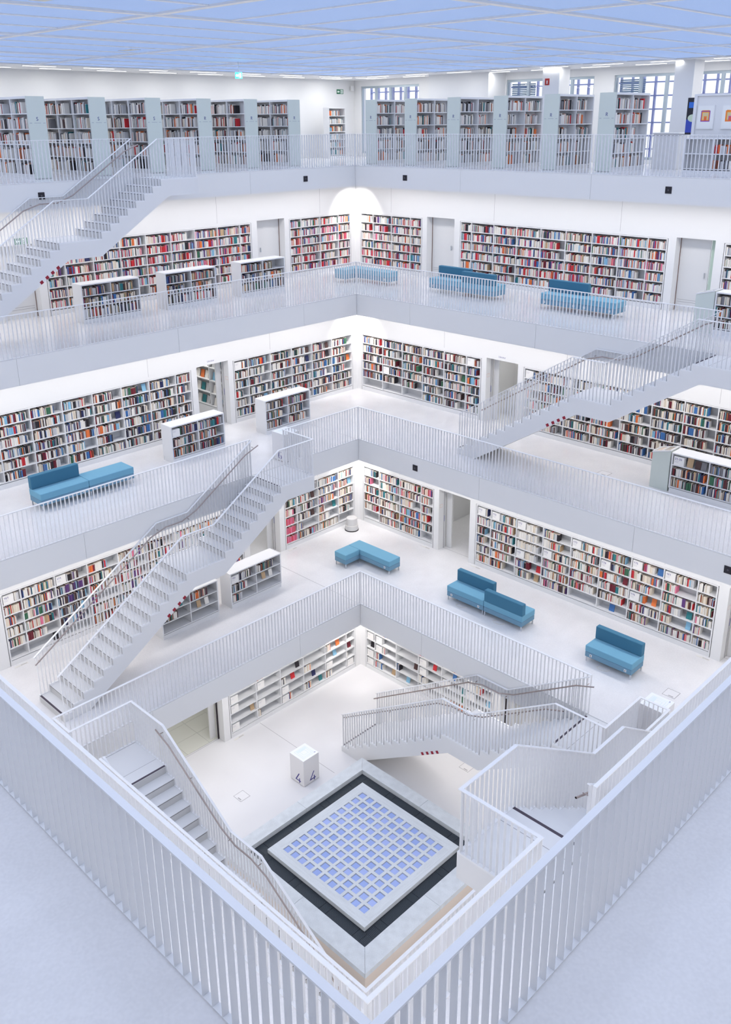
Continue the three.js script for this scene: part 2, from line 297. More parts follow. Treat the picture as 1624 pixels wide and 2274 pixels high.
for (const [side, l, w] of STAIRS) {
  const yT = 3.693, lo = l - 1, zi = RIM[l] - 0.02, zo = RIM[l] - w;     // local heights from the lower floor
  const g = sideThing('staircase', STAIRLABEL[side + l], 'staircase', side, lo, 0, 0);
  // body: stepped on top, a folded soffit below
  const p = [[PLAT0, yT - 0.02], [PLAT1, yT - 0.02]];
  for (let k = 0; k < 8; k++) { const x = PLAT1 + k * TREAD; p.push([x, yT - (k + 1) * RISE - 0.02]); p.push([k < 7 ? x + TREAD : LAND1, yT - (k + 1) * RISE - 0.02]); }
  for (let k = 0; k < 13; k++) { const x = LAND1 + k * TREAD; p.push([x, yT - (9 + k) * RISE - 0.02]); p.push([x + TREAD, yT - (9 + k) * RISE - 0.02]); }
  const yL = yT - 8 * RISE, D = 0.42, V = 0.56, S = RISE / TREAD;
  p.push([FOOT, 0.001]); p.push([LAND1 + (yL - V) / S, 0.001]); p.push([LAND1 - (V - D) / S, yL - D]); p.push([PLAT1 + (yT - V - yL + D) / S, yL - D]); p.push([PLAT1 - (V - D) / S, yT - D]); p.push([PLAT0, yT - D]);
  const body = new THREE.ExtrudeGeometry(new THREE.Shape(p.map((q) => new THREE.Vector2(...q))), { depth: zi - zo, bevelEnabled: false });
  part('stair_body', body, MAT.stair, g, 0, 0, zo);
  // treads and landings
  const ins = 0.055, t0 = zo + ins, t1 = zi - 0.055;
  const tread = (name, a, b, y) => bar(name, MAT.tread, g, a - 0.012, b, y - 0.022, y, t0, t1);
  bar('platform', MAT.tread, g, PLAT0 + ins, PLAT1, yT - 0.022, yT, t0, zi);
  for (let k = 0; k < 7; k++) tread('tread', PLAT1 + k * TREAD + 0.012, PLAT1 + (k + 1) * TREAD, yT - (k + 1) * RISE);
  tread('landing', LAND0 + 0.012, LAND1, yL);
  for (let k = 0; k < 13; k++) tread('tread', LAND1 + k * TREAD + 0.012, LAND1 + (k + 1) * TREAD, yT - (9 + k) * RISE);
  for (const [x, y] of [[PLAT1, yT], [FOOT, RISE]]) bar('nosing_strip', MAT.nosing, g, x - 0.045, x + 0.002, y - 0.001, y + 0.0015, t0, t1);
  for (let k = 0; k < 7; k++) bar('nosing_strip', MAT.nosing, g, PLAT1 + (k + 1) * TREAD - 0.014, PLAT1 + (k + 1) * TREAD + 0.001, yT - (k + 1) * RISE - 0.023, yT - (k + 1) * RISE - 0.012, t0, t1);
  bar('nosing_strip', MAT.nosing, g, LAND1 - 0.014, LAND1 + 0.001, yL - 0.023, yL - 0.012, t0, t1);
  for (let k = 0; k < 12; k++) bar('nosing_strip', MAT.nosing, g, LAND1 + (k + 1) * TREAD - 0.014, LAND1 + (k + 1) * TREAD + 0.001, yT - (9 + k) * RISE - 0.023, yT - (9 + k) * RISE - 0.012, t0, t1);
  for (let k = 0; k < 8; k++) bar('riser', MAT.riser, g, PLAT1 + k * TREAD, PLAT1 + k * TREAD + 0.003, yT - (k + 1) * RISE + 0.0005, yT - k * RISE - 0.024, t0, t1);  // riser faces carry their shade in the darker grey
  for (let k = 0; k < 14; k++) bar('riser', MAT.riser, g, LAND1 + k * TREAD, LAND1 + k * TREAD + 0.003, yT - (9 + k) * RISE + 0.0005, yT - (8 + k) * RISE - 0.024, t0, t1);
  bar('floor_joint', MAT.joint, g, PLAT1 - 0.335, PLAT1 - 0.325, yT - 0.001, yT + 0.001, t0, t1);
  // outer rail over platform and flights, inner rail over the flights, end rail across the platform
  const line = railLine(yT);
  for (const [name, z, from] of [['outer', zo + 0.03, 0], ['inner', zi - 0.03, 1]]) {
    const pts = line.slice(from).map(([x, y]) => [x, y + 0.99]);
    for (let k = 0; k + 1 < pts.length; k++) sloped('top_rail', MAT.rail, g, pts[k], pts[k + 1], 0.05, 0.015, z);
    for (const [a, b, n] of [[PLAT0, PLAT1, 12], [PLAT1, LAND0, 21], [LAND0, LAND1, 12], [LAND1, FOOT, 39]]) {
      if (from && b === PLAT1) continue;
      for (let k = 0; k < n; k++) { const x = a + (b - a) * (k + 0.5) / n; baluster(g, x, treadAt(yT, x), heightAt(line, x) + 0.985, z); }
    }
    for (let k = 0; k < 7; k++) bar('base_rail', MAT.rail, g, PLAT1 + k * TREAD, PLAT1 + (k + 1) * TREAD, yT - (k + 1) * RISE - 0.02, yT - (k + 1) * RISE + 0.008, z - 0.025, z + 0.025);
    for (let k = 0; k < 13; k++) bar('base_rail', MAT.rail, g, LAND1 + k * TREAD, LAND1 + (k + 1) * TREAD, yT - (9 + k) * RISE - 0.02, yT - (9 + k) * RISE + 0.008, z - 0.025, z + 0.025);
    bar('base_rail', MAT.rail, g, LAND0, LAND1, yL - 0.02, yL + 0.008, z - 0.025, z + 0.025);
    if (!from) bar('base_rail', MAT.rail, g, PLAT0, PLAT1, yT - 0.02, yT + 0.008, z - 0.025, z + 0.025);
    // round metal handrail on the walking side
    if (from || l === 5) {
      const zh = z + (from ? -0.075 : 0.075), hp = line.slice(1).map(([x, y]) => [x + 0.02, y + 0.84, zh]);
      hp.unshift([PLAT1 - 0.16, yT + 0.84, zh]); tube('handrail', MAT.handrail, g, hp, 0.016);
      for (const x of [PLAT1, (PLAT1 + LAND0) / 2, LAND0 + TREAD, LAND1, (LAND1 + FOOT) / 2, FOOT - 0.1]) bar('bracket', MAT.handrail, g, x - 0.006, x + 0.006, heightAt(line, x) + 0.815, heightAt(line, x) + 0.827, Math.min(z, zh), Math.max(z, zh));
    }
  }
  bar('top_rail', MAT.rail, g, PLAT0 - 0.025, PLAT0 + 0.025, yT + 0.983, yT + 0.998, zo + 0.005, RIM[l] + 0.055); bar('base_rail', MAT.rail, g, PLAT0 - 0.005, PLAT0 + 0.045, yT - 0.02, yT + 0.009, zo + 0.005, zi);
  for (let k = 0, n = Math.round(w / 0.1); k <= n; k++) baluster(g, PLAT0 + 0.02, yT, yT + 0.985, zo + 0.04 + (w - 0.05) * k / n, true);
  // red and white headroom warning on the lower edge of the outer face
  for (let k = 0; k < 4; k++) {
    const x = 0.40 + k * 0.155, y = yL - V - S * (x - LAND1), q = [[x, y + 0.005], [x + 0.07, y + 0.005 - 0.07 * S], [x + 0.11, y + 0.075 - 0.11 * S + 0.02], [x + 0.04, y + 0.095 - 0.04 * S]];
    part('warning_mark', new THREE.ExtrudeGeometry(new THREE.Shape(q.map((v) => new THREE.Vector2(...v))), { depth: 0.0025, bevelEnabled: false }), MAT.red, g, 0, 0, zo - 0.0026);
  }
}

// ------------------------------------------------------------------ bookcases and books
const BOOKS = [];                                                         // every book: where it stands, its size, its colour, where to find it
const PAL = {
  w: [235, 231, 224], c: [226, 214, 196], g: [202, 202, 204], k: [38, 33, 40], n: [78, 54, 52], m: [112, 30, 44], r: [204, 44, 52], o: [228, 120, 62], p: [224, 120, 150], v: [98, 62, 124], d: [40, 46, 92], b: [62, 112, 172], s: [136, 186, 214], t: [44, 124, 130], e: [58, 108, 80], a: [192, 162, 126], y: [226, 194, 112], h: [122, 120, 124],
};
const CNAME = { w: 'white', c: 'cream', g: 'light-grey', k: 'black', n: 'brown', m: 'maroon', r: 'red', o: 'orange', p: 'pink', v: 'purple', d: 'navy', b: 'blue', s: 'sky-blue', t: 'teal', e: 'green', a: 'tan', y: 'yellow', h: 'grey' };
const MIX = { 4: 'wwwcgkrbo', 5: 'wwwwwwwccccggkknnmrropvdbsteaah', 6: 'wwwwwcccggkkkknnmmrobdbtehhs', 7: 'wwwwwwwwcccgggkmmrrrppovdbbsteas', 8: 'wwwwwwwggghhkkoonctkr', low: 'kkknnmddhhhbteraaccwwggo' };
const tmp = new THREE.Matrix4();
function fillRow(root, xa, xb, y, depth, mix, frac, where, tall = 0.235) { // from the viewer's left (+x) to the right, spines at z = front
  let x = xb - 0.008, end = xb - (xb - xa) * frac, n = 0, run = 0, code = 'w', th = 0.02, hh = 0.2;
  const front = where.front ?? 0.02;
  while (x > Math.max(end, xa + 0.03)) {
    if (run <= 0) { code = pick(mix); run = rnd() < 0.07 ? Math.floor(rr(3, 6)) : 'wcg'.includes(code) ? 1 + Math.floor(rr(0, 2.4)) : 1; th = 0.009 + 0.022 * rnd() * rnd() + rr(0, 0.006); hh = rr(0.72, 0.97) * tall; }
    run--; if (x - th < xa + 0.004) break;
    BOOKS.push({ root, x: x - th / 2, y, z: front + rr(0, 0.018), w: th - 0.0012, h: hh * rr(0.985, 1.0), d: Math.min(depth, rr(0.125, 0.18)), code, n: ++n, v: rr(0.86, 1.1), lean: 0, ...where });
    x -= th;
  }
  return x;
}
function faceOut(root, x, y, z, w, h, code, where) { BOOKS.push({ root, x, y, z, w, h, d: 0.02, code, n: 0, v: 1, lean: 0.22, face: true, ...where }); }
// a case open to -z: x from -w/2 to w/2, divided at the given places
function shelving(g, w, y0, y1, rows, cuts, depth, m = MAT.shelf, back = MAT.shelfBack, t = 0.024, edge = 0.03) {
  const xs = [-w / 2, ...cuts, w / 2], pitch = (y1 - y0) / rows;
  bar('back_panel', back, g, -w / 2, w / 2, y0 - 0.02, y1, depth - 0.012, depth);
  bar('side_panel', m, g, -w / 2 - edge, -w / 2, y0 - 0.02, y1 + edge, 0, depth); bar('side_panel', m, g, w / 2, w / 2 + edge, y0 - 0.02, y1 + edge, 0, depth);
  bar('top_board', m, g, -w / 2, w / 2, y1, y1 + edge, 0, depth);
  for (const c of cuts) bar('divider', m, g, c - t / 2, c + t / 2, y0, y1, 0.004, depth - 0.012);
  const cells = [];
  for (let i = 0; i + 1 < xs.length; i++) for (let r = 0; r < rows; r++) {
    const a = xs[i] + (i ? t / 2 : 0), b = xs[i + 1] - (i + 2 < xs.length ? t / 2 : 0), top = y1 - r * pitch, base = top - pitch + t;
    bar('shelf', m, g, a, b, base - t, base, 0.003, depth - 0.012); cells.push({ i, r, a, b, base, h: pitch - t });
  }
  return cells;
}

const SIGNTEX = {};
function signMaterial(text) {
  return (SIGNTEX[text] ??= mat(0xffffff, 0.4, { map: canvas(256, 220, (g, w, h) => {
    g.fillStyle = '#eeece9'; g.fillRect(0, 0, w, h); g.fillStyle = '#6d6796';
    if (text) { g.font = 'bold 74px sans-serif'; g.textBaseline = 'top'; const k = Math.min(1, 210 / g.measureText(text).width); g.font = `bold ${74 * k}px sans-serif`; g.fillText(text, 18, 18); }
    g.fillStyle = '#b9b6c2'; for (let k = 0; k < 3; k++) g.fillRect(18, (text ? 110 : 40) + k * 20, [120, 90, 104][k], 5);
  }) }));
}
// number boards: bookcase, bay from the viewer's left, shelf from the top
const SIGNS = [['FR51', 1, 0, '172'], ['FR51', 2, 0, '172'], ['FR51', 3, 0, '172'], ['FR51', 3, 3, '172'], ['FR51', 4, 2, '172'], ['FR51', 5, 0, '173'], ['FR51', 6, 1, '174'], ['FR51', 7, 0, '175'], ['FR51', 8, 0, '181'], ['FR51', 7, 3, '176'],
  ['FL51', 1, 0, '161'], ['FL51', 3, 0, '171'], ['FR50', 1, 0, ''], ['FR60', 6, 0, ''], ['FL60', 1, 0, ''], ['FR60', 2, 3, ''], ['FR61', 1, 0, ''], ['FR70', 1, 0, '']];
function SIGNS_AT(key, bay, row) { return SIGNS.find(([k, b, r]) => k === key && b === bay && r === row)?.[3]; }
function board(g, x, y, z, w, h, text, label) {                           // a printed sign box standing on a shelf, added to the scene itself
  g.updateWorldMatrix(true, false);
  const o = new THREE.Group(); o.name = numbered('shelf_sign'); o.position.set(x, y, z).applyMatrix4(g.matrixWorld); o.rotation.y = g.rotation.y; scene.add(o);
  tag(o, label, 'sign', 'printed shelf signs');
  bar('board', MAT.signWhite, o, -w / 2, w / 2, 0, h, 0.003, 0.12);
  const f = part('print', new THREE.PlaneGeometry(w, h), signMaterial(text), o, 0, h / 2, 0.002); f.rotation.y = Math.PI;
  return o;
}
function plainSign(g, x, y, key, bay, row) { board(g, x, y + 0.001, 0.01, 0.25, 0.21, '', `blank white sign, ${ordinal(row + 1)} shelf, ${ordinal(bay)} bay of the half-empty ${key === 'FL40' ? 'case by the tiled doorway' : 'case behind the skylight stair'}`); }
const CASES = [];
const CASENAME = {
  FL4: ['half-empty wall bookcase by the tiled doorway'], FR4: ['half-empty wall bookcase behind the skylight staircase'],
  FL5: ['corner bookcase beside the grey stool', 'long bookcase signed 161 and 171'], FR5: ['corner bookcase behind the angled bench', 'long bookcase signed 172 to 181'],
  FL6: ['corner bookcase left of the Literatur doorway', 'long bookcase behind the blue corner sofa'], FR6: ['corner bookcase with dark books and bare lower shelves', 'long bookcase behind the Literatur staircase'],
  FL7: ['corner bookcase beside the closed grey door', 'long bookcase behind the three low cases'], FR7: ['corner bookcase above the third gallery bench', 'long bookcase behind the third gallery sofas', 'bookcase beyond the sofas past the glass door'],
};
const SHORT = { FL4: ['tiled-doorway case'], FR4: ['stair case'], FL5: ['stool-corner case', '161-to-171 case'], FR5: ['bench-corner case', '172-to-181 case'] };
for (const l of [4, 5, 6, 7]) for (const side of ['FL', 'FR']) OPEN[l][side].cases.forEach(([s0, s1], ci) => {
  const sg = SGN[side], a = sg > 0 ? s0 : -s1, b = sg > 0 ? s1 : -s0, mid = (a + b) / 2, w = b - a - 0.06;
  const g = sideThing('wall_bookcase', `built-in white ${CASENAME[side + l][ci]}`, 'bookcase', side, l, mid, WALL[l] - 0.004, 'built-in wall bookcases');
  const cuts = []; for (let k = -15; k <= 15; k++) { const c = (k + 0.5) * MOD - mid; if (c > -w / 2 + 0.2 && c < w / 2 - 0.2) cuts.push(c); }
  const cells = shelving(g, w, 0.155, 1.94, 6, cuts, NICHE); bar('plinth', MAT.shelf, g, -w / 2 - 0.03, w / 2 + 0.03, 0, 0.135, 0.004, NICHE);
  const nb = cuts.length + 1, key = side + l + ci;
  CASES.push({ key, g, cells, nb });
  for (const c of cells) {
    const bay = nb - c.i, where = { key, bay, row: c.r + 1, cname: SHORT[side + l]?.[ci] };
    let f = 0.93; const q = rnd();
    if (l === 7) f = q < 0.7 ? rr(0.9, 1) : rr(0.65, 0.88);
    if (l === 6) f = q < 0.5 ? rr(0.85, 1) : rr(0.55, 0.85);
    if (l === 5) f = q < 0.45 ? rr(0.86, 1) : q < 0.9 ? rr(0.5, 0.85) : rr(0.2, 0.4);
    if (l === 6 && side === 'FR' && ci === 0 && c.r === 5 && bay < 4) f = 0;
    if (l === 6 && side === 'FL' && ci === 1 && c.r === 5 && bay < 3) f = 0;
    if (l === 5 && side === 'FR' && ci === 0 && c.r === 5 && (bay === 1 || bay === 4)) f = 0;
    if (l === 5 && side === 'FL' && ci === 0 && c.r === 5 && bay === 4) f = 0;
    if (l === 5 && side === 'FL' && ci === 1 && c.r === 5 && bay < 4) f = 0;
    if (l === 5 && side === 'FR' && ci === 1 && c.r === 5 && (bay === 2 || bay === 5 || bay === 6)) f = bay === 2 ? 0.5 : 0;
    if (l === 7 && ci === 2 && bay > 2) f = 0;
    if (l === 4) f = q < 0.42 ? rr(0.12, 0.34) : 0;
    const sign = SIGNS_AT(key, bay, c.r);
    let start = c.b;
    if (sign !== undefined) start -= 0.30;
    if (l === 4 && sign === undefined && rnd() < 0.42) { plainSign(g, c.b - 0.16, c.base, key, bay, c.r); start -= 0.3; }
    let mix = MIX[l];
    if (l === 5 && side === 'FL' && ci === 0 && c.r >= 3 && bay === 1) mix = 'pppr';
    if (l === 5 && side === 'FR' && ci === 1 && bay === 3 && c.r < 4) mix = 'wwwwcwg';
    if (l === 5 && side === 'FL' && ci === 1 && bay === 3) mix = 'ghkvdsnnw';
    if (l === 7 && side === 'FL') mix = MIX[7] + 'rrpw';
    const left = f > 0 && start - c.a > 0.1 ? fillRow(g, c.a, start, c.base, 0.2, mix, f, where, Math.min(0.235, c.h - 0.03)) : start;
    if (left - c.a > 0.24 && rnd() < (l === 4 ? 0.5 : 0.3)) faceOut(g, c.a + 0.03 + (left - c.a - 0.2) * rnd() * 0.6 + 0.07, c.base, 0.07, rr(0.12, 0.15), rr(0.18, 0.215), pick('rkdbsotnmea'), where);
  }
});
const SIGNPLACE = { FR51: '172-to-181 bookcase', FL51: '161-to-171 bookcase', FR50: 'corner bookcase behind the angled bench', FR60: 'dark-book corner case', FL60: 'corner case left of the Literatur doorway', FR61: 'case behind the Literatur staircase', FR70: 'third gallery corner case' };
for (const [key, bay, row, text] of SIGNS) {
  const c = CASES.find((q) => q.key === key), cell = c.cells.find((q) => q.i === c.nb - bay && q.r === row);
  board(c.g, cell.b - 0.155, cell.base + 0.001, 0.01, 0.26, 0.22, text, `white ${text ? 'sign reading ' + text : 'blank sign'}, ${ordinal(row + 1)} shelf, ${ordinal(bay)} bay, ${SIGNPLACE[key]}`);
}

// low free-standing cases, two bays of three shelves, open towards the hall
const LOW = [
  [7, 'FL', -1.69, 11.13, 'leftmost low case of three on the third gallery', 0.9], [7, 'FL', -4.32, 11.13, 'middle low case of three on the third gallery', 0.95], [7, 'FL', -7.03, 11.13, 'low case of the third gallery nearest the corner', 0.95],
  [6, 'FL', -2.66, 8.92, 'low case in front of the Literatur doorway', 0.95], [6, 'FL', -5.95, 8.92, 'low case behind the number 6 cube', 0.8], [5, 'FL', -0.54, 6.78, 'low case half hidden under the long staircase', 0.7], [5, 'FL', -2.74, 6.78, 'low case carrying the 193 sign', 0.7],
  [6, 'FR', 2.75, 9.1, 'low case carrying the 31-35 sign', 0.97], [7, 'FR', 2.6, 10.85, 'low case beside the third gallery slanted display', 0.95],
];
for (const [l, side, s, o, label, fill] of LOW) {
  const big = l === 6 && side === 'FR', rows = 3, w = side === 'FR' ? 1.86 : 1.72, h = 1.05;
  const g = sideThing('low_bookcase', `white ${label}`, 'bookcase', side, l, SGN[side] * s, o, 'low free-standing bookcases');
  const cells = shelving(g, w, 0.14, h - 0.035, rows, [0], 0.45, MAT.shelf, MAT.shelfBack, 0.022, 0.032);
  bar('plinth', MAT.shelf, g, -w / 2 - 0.02, w / 2 + 0.02, 0, 0.12, 0.012, 0.45); bar('back_board', MAT.shelf, g, -w / 2 - 0.032, w / 2 + 0.032, 0.0, h, 0.45, 0.468);
  for (const c of cells) {
    let f = rnd() < 0.75 ? rr(fill - 0.12, Math.min(1, fill + 0.06)) : rr(0.4, 0.8), start = c.b;
    if (l === 5 && c.r === 2 && s > -1) f = 0; if (l === 5 && s < -1 && c.i === 0 && c.r > 0) f = 0; if (l === 5 && c.r === 1 && c.i === 0) f = 0;
    if (big && c.i === 1 && c.r === 0) { board(g, c.b - 0.16, c.base + 0.001, 0.01, 0.26, 0.22, '31-35', 'white sign reading 31-35 in the low case beside the slanted display'); faceOut(g, c.b - 0.42, c.base, 0.06, 0.15, 0.23, 'a', { key: 'low' }); faceOut(g, c.b - 0.62, c.base, 0.06, 0.14, 0.2, 'n', { key: 'low' }); faceOut(g, c.b - 0.77, c.base, 0.05, 0.13, 0.21, 'h', { key: 'low' }); continue; }
    if (l === 5 && s < -1 && c.i === 1 && c.r === 0) { board(g, c.b - 0.14, c.base + 0.001, 0.01, 0.24, 0.2, '193', 'white sign reading 193 on the low case under the long staircase'); start -= 0.28; }
    if (l === 6 && side === 'FL' && s > -3 && c.i === 1 && c.r === 0) { board(g, c.b - 0.14, c.base + 0.001, 0.01, 0.24, 0.2, '', 'blank white sign on the low case before the Literatur doorway'); start -= 0.28; }
    if (f > 0) fillRow(g, c.a, start, c.base, 0.2, MIX.low, f, { key: big ? 'big' : 'low', bay: 2 - c.i, row: c.r + 1, cname: big ? 'low 31-to-35 case' : null }, Math.min(0.25, c.h - 0.03));
    if (l === 5 && c.i === 0 && c.r === 1) { faceOut(g, c.b - 0.3, c.base, 0.06, 0.12, 0.19, 'a', { key: 'low' }); faceOut(g, c.b - 0.55, c.base, 0.06, 0.12, 0.19, 'w', { key: 'low' }); }
  }
}
// slanted display stands beside the two low cases of the sofa side
for (const [l, s, o, label] of [[6, 1.51, 9.1, 'grey display stand with slanted top beside the 31-35 case'], [7, 1.37, 10.85, 'grey display stand with slanted top on the third gallery']]) {
  const g = sideThing('display_stand', label, 'display stand', 'FR', l, -s, o), pr = [[0.24, 0], [0.24, 0.92], [-0.24, 1.05], [-0.24, 0]];
  part('body', new THREE.ExtrudeGeometry(new THREE.Shape(pr.map((v) => new THREE.Vector2(...v))), { depth: 0.44, bevelEnabled: false }), MAT.endPanel, g, 0, 0, 0.02);
  const tp = new THREE.Group(); tp.name = 'display_top'; tp.position.set(0, 0.99, 0.24); tp.rotation.z = -Math.atan2(0.13, 0.48); g.add(tp);
  bar('rim', MAT.shelf, tp, -0.25, 0.25, 0, 0.03, -0.23, -0.2); bar('rim', MAT.shelf, tp, -0.25, 0.25, 0, 0.03, 0.2, 0.23); bar('rim', MAT.shelf, tp, -0.01, 0.01, 0, 0.03, -0.2, 0.2); bar('rim', MAT.shelf, tp, -0.25, -0.22, 0, 0.03, -0.2, 0.2); bar('rim', MAT.shelf, tp, 0.22, 0.25, 0, 0.03, -0.2, 0.2);
  bar('leaflet', mat(srgb(206, 190, 178), 0.7), tp, 0.03, 0.2, 0.002, 0.012, -0.18, 0.18); bar('leaflet', mat(srgb(170, 160, 150), 0.7), tp, -0.2, -0.03, 0.002, 0.012, -0.18, 0.18);
}

// tall double-sided shelves of the top floor; the printed end panel faces the hall
function letterMaterial(ch) { return (SIGNTEX['L' + ch] ??= mat(0xffffff, 0.45, { map: canvas(256, 1024, (g, w, h) => { g.fillStyle = 'rgb(206,214,208)'; g.fillRect(0, 0, w, h); g.fillStyle = '#5a628c'; g.font = 'bold 64px sans-serif'; g.textAlign = 'center'; g.fillText(ch, w / 2, 300); g.fillStyle = '#8e96a8'; g.fillRect(80, 326, 96, 4); g.fillRect(14, 326, 34, 5); g.fillRect(208, 326, 34, 5); }) })); }
const TALL = [];
for (let k = 0; k < 7; k++) TALL.push(['FL', -0.85 - 1.776 * k, 12.5, 3, k < 3 ? 'S' : 'R', k]);
for (let k = 0; k < 6; k++) TALL.push(['FR', -2.55 - 1.776 * k, 12.2, 2, 'R', k]);
for (const [side, s, o, cols, ch, k] of TALL) {
  if (side === 'FL' && k === 6) continue;
  const len = cols * MOD + 0.04, h = 2.05, d = 0.5, sg = SGN[side];
  const lab = side === 'FL' ? `tall white shelf with a grey ${ch} end panel, ${ordinal(ch === 'S' ? k + 1 : k - 2)} ${ch} panel along the plain wall` : `tall white shelf with a grey R end panel, ${ordinal(k + 1)} counted from the exhibition partition`;
  const g = sideThing('tall_bookcase', lab, 'bookcase', side, 8, sg * s, o, 'tall shelves of the top floor');
  bar('end_panel', MAT.endPanel, g, -d / 2, d / 2, 0.02, h, 0, 0.03); bar('end_panel', MAT.shelf, g, -d / 2, d / 2, 0, h, len, len + 0.03);
  const f = part('end_print', new THREE.PlaneGeometry(d - 0.01, h - 0.03), letterMaterial(ch), g, 0, h / 2 + 0.01, -0.001); f.rotation.y = Math.PI;
  bar('centre_panel', MAT.shelfBack, g, -0.012, 0.012, 0.1, h - 0.03, 0.03, len); bar('top_board', MAT.shelf, g, -d / 2, d / 2, h - 0.035, h, 0.03, len); bar('plinth', MAT.shelf, g, -d / 2 + 0.02, d / 2 - 0.02, 0, 0.12, 0.03, len);
  // shelves are seen from local +x on both sides of the hall: +x of an FL shelf looks to the near end, -x of an FR shelf too
  const v = side === 'FL' ? 1 : -1, rows = 5, y0 = 0.12, pitch = (h - 0.035 - y0) / rows;
  const sub = new THREE.Group(); sub.name = 'bays'; sub.position.set(0, 0, (len + 0.03) / 2); sub.rotation.y = side === 'FL' ? -Math.PI / 2 : Math.PI / 2; g.add(sub);
  // in sub: opening faces -z, x runs along the shelf
  for (let c = 0; c <= cols; c++) { const x = -len / 2 + 0.015 + (len - 0.03) * c / cols; bar('divider', MAT.shelf, sub, x - 0.012, x + 0.012, y0, h - 0.035, -d / 2, -0.012); }
  for (let r = 0; r <= rows; r++) bar('shelf', MAT.shelf, sub, -len / 2, len / 2, y0 + r * pitch - 0.024, y0 + r * pitch, -d / 2 + 0.002, -0.012);
  for (let r = 0; r <= rows; r++) bar('shelf', MAT.shelf, sub, -len / 2, len / 2, y0 + r * pitch - 0.024, y0 + r * pitch, 0.012, d / 2 - 0.002);
  sub.updateWorldMatrix(true, false);
  for (let c = 0; c < cols; c++) for (let r = 0; r < rows; r++) {
    const a = -len / 2 + 0.03 + (len - 0.03) * c / cols, b = -len / 2 + (len - 0.03) * (c + 1) / cols;
    fillRow(sub, a, b, y0 + r * pitch, 0.2, MIX[8], rnd() < 0.7 ? rr(0.75, 0.98) : rr(0.35, 0.7), { key: 'top', front: -d / 2 + 0.03, bay: c + 1, row: rows - r }, Math.min(0.3, pitch - 0.06));
  }
}

// ------------------------------------------------------------------ the two kinds of blue seats
function socket(g, x, y, z) { const s = bar('socket_plate', MAT.signWhite, g, x - 0.03, x + 0.03, y - 0.03, y + 0.03, z - 0.006, z); part('socket_hole', new THREE.CylinderGeometry(0.014, 0.014, 0.004, 12).rotateX(Math.PI / 2), MAT.black, g, x, y, z - 0.007); return s; }
function seatBlock(g, x0, x1, z0, z1, legs = true) {                      // base, cushion and four metal legs
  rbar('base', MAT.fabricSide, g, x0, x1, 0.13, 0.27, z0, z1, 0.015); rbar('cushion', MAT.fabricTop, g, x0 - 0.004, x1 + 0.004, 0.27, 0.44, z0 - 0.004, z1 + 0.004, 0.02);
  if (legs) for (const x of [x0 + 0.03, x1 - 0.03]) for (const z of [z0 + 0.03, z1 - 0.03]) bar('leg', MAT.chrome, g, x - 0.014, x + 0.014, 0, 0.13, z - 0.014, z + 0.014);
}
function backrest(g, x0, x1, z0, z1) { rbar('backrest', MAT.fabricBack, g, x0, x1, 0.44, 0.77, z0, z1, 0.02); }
function cable(g, x, z) { tube('cable', MAT.strip, g, [[x - 0.16, 0.012, z + 0.05], [x - 0.1, 0.012, z - 0.05], [x + 0.04, 0.012, z - 0.09], [x + 0.16, 0.012, z - 0.04], [x + 0.1, 0.012, z + 0.06]], 0.008); }
function lBench(l, label, cx, lenA, lenB) {                               // outer corner towards the wall corner, arms along both walls
  const g = thing('corner_bench', label, 'bench', [-cx, LV[l], -cx], 0), d = 0.47;
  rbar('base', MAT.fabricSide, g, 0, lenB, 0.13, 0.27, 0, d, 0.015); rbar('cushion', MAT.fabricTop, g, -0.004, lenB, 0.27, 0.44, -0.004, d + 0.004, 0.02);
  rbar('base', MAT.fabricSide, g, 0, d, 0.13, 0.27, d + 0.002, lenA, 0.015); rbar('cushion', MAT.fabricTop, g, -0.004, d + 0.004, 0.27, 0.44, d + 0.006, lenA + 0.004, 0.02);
  for (const [x, z] of [[0.03, 0.03], [lenB - 0.03, 0.03], [lenB - 0.03, d - 0.03], [d - 0.03, d + 0.03], [0.03, lenA - 0.03], [d - 0.03, lenA - 0.03]]) bar('leg', MAT.chrome, g, x - 0.014, x + 0.014, 0, 0.13, z - 0.014, z + 0.014);
  const s = bar('socket_plate', MAT.signWhite, g, lenB - 0.22, lenB - 0.16, 0.17, 0.23, d, d + 0.006); part('socket_hole', new THREE.CylinderGeometry(0.014, 0.014, 0.004, 12).rotateX(Math.PI / 2), MAT.black, g, lenB - 0.19, 0.2, d + 0.007);
}
lBench(5, 'blue angled bench on the first gallery in front of the shelf corner', 6.68, 1.05, 1.68);
lBench(7, 'blue angled bench behind the third gallery railing at the shelf corner', 11.06, 1.0, 1.95);
function sofa(l, side, s0, s1, o, reverse, label, seats = [[s0, s1, true]]) { // o: the edge towards the hall; reverse: the back stands at that edge
  const sg = SGN[side], g = sideThing('sofa', label, 'sofa', side, l, sg * (s0 + s1) / 2, o), d = 0.58;
  for (const [a, b, back] of seats) {
    const x0 = Math.min(sg * (a - (s0 + s1) / 2), sg * (b - (s0 + s1) / 2)) + 0.004, x1 = Math.max(sg * (a - (s0 + s1) / 2), sg * (b - (s0 + s1) / 2)) - 0.004;
    seatBlock(g, x0, x1, 0, d);
    if (back) { if (reverse) { backrest(g, x0, x1, -0.002, 0.15); } else backrest(g, x0, x1, d - 0.15, d + 0.002); }
    if (!reverse) { socket(g, x0 + 0.16, 0.2, 0); socket(g, x1 - 0.16, 0.2, 0); }
    cable(g, (x0 + x1) / 2 + 0.1, -0.02);
  }
}
sofa(5, 'FR', -2.9, -1.65, 6.28, false, 'blue sofa facing the hall, first of the back-to-back pair below the 172 shelves');
sofa(5, 'FR', -1.64, -0.41, 6.28, true, 'blue sofa turned to the shelves, second of the pair below the 172 shelves');
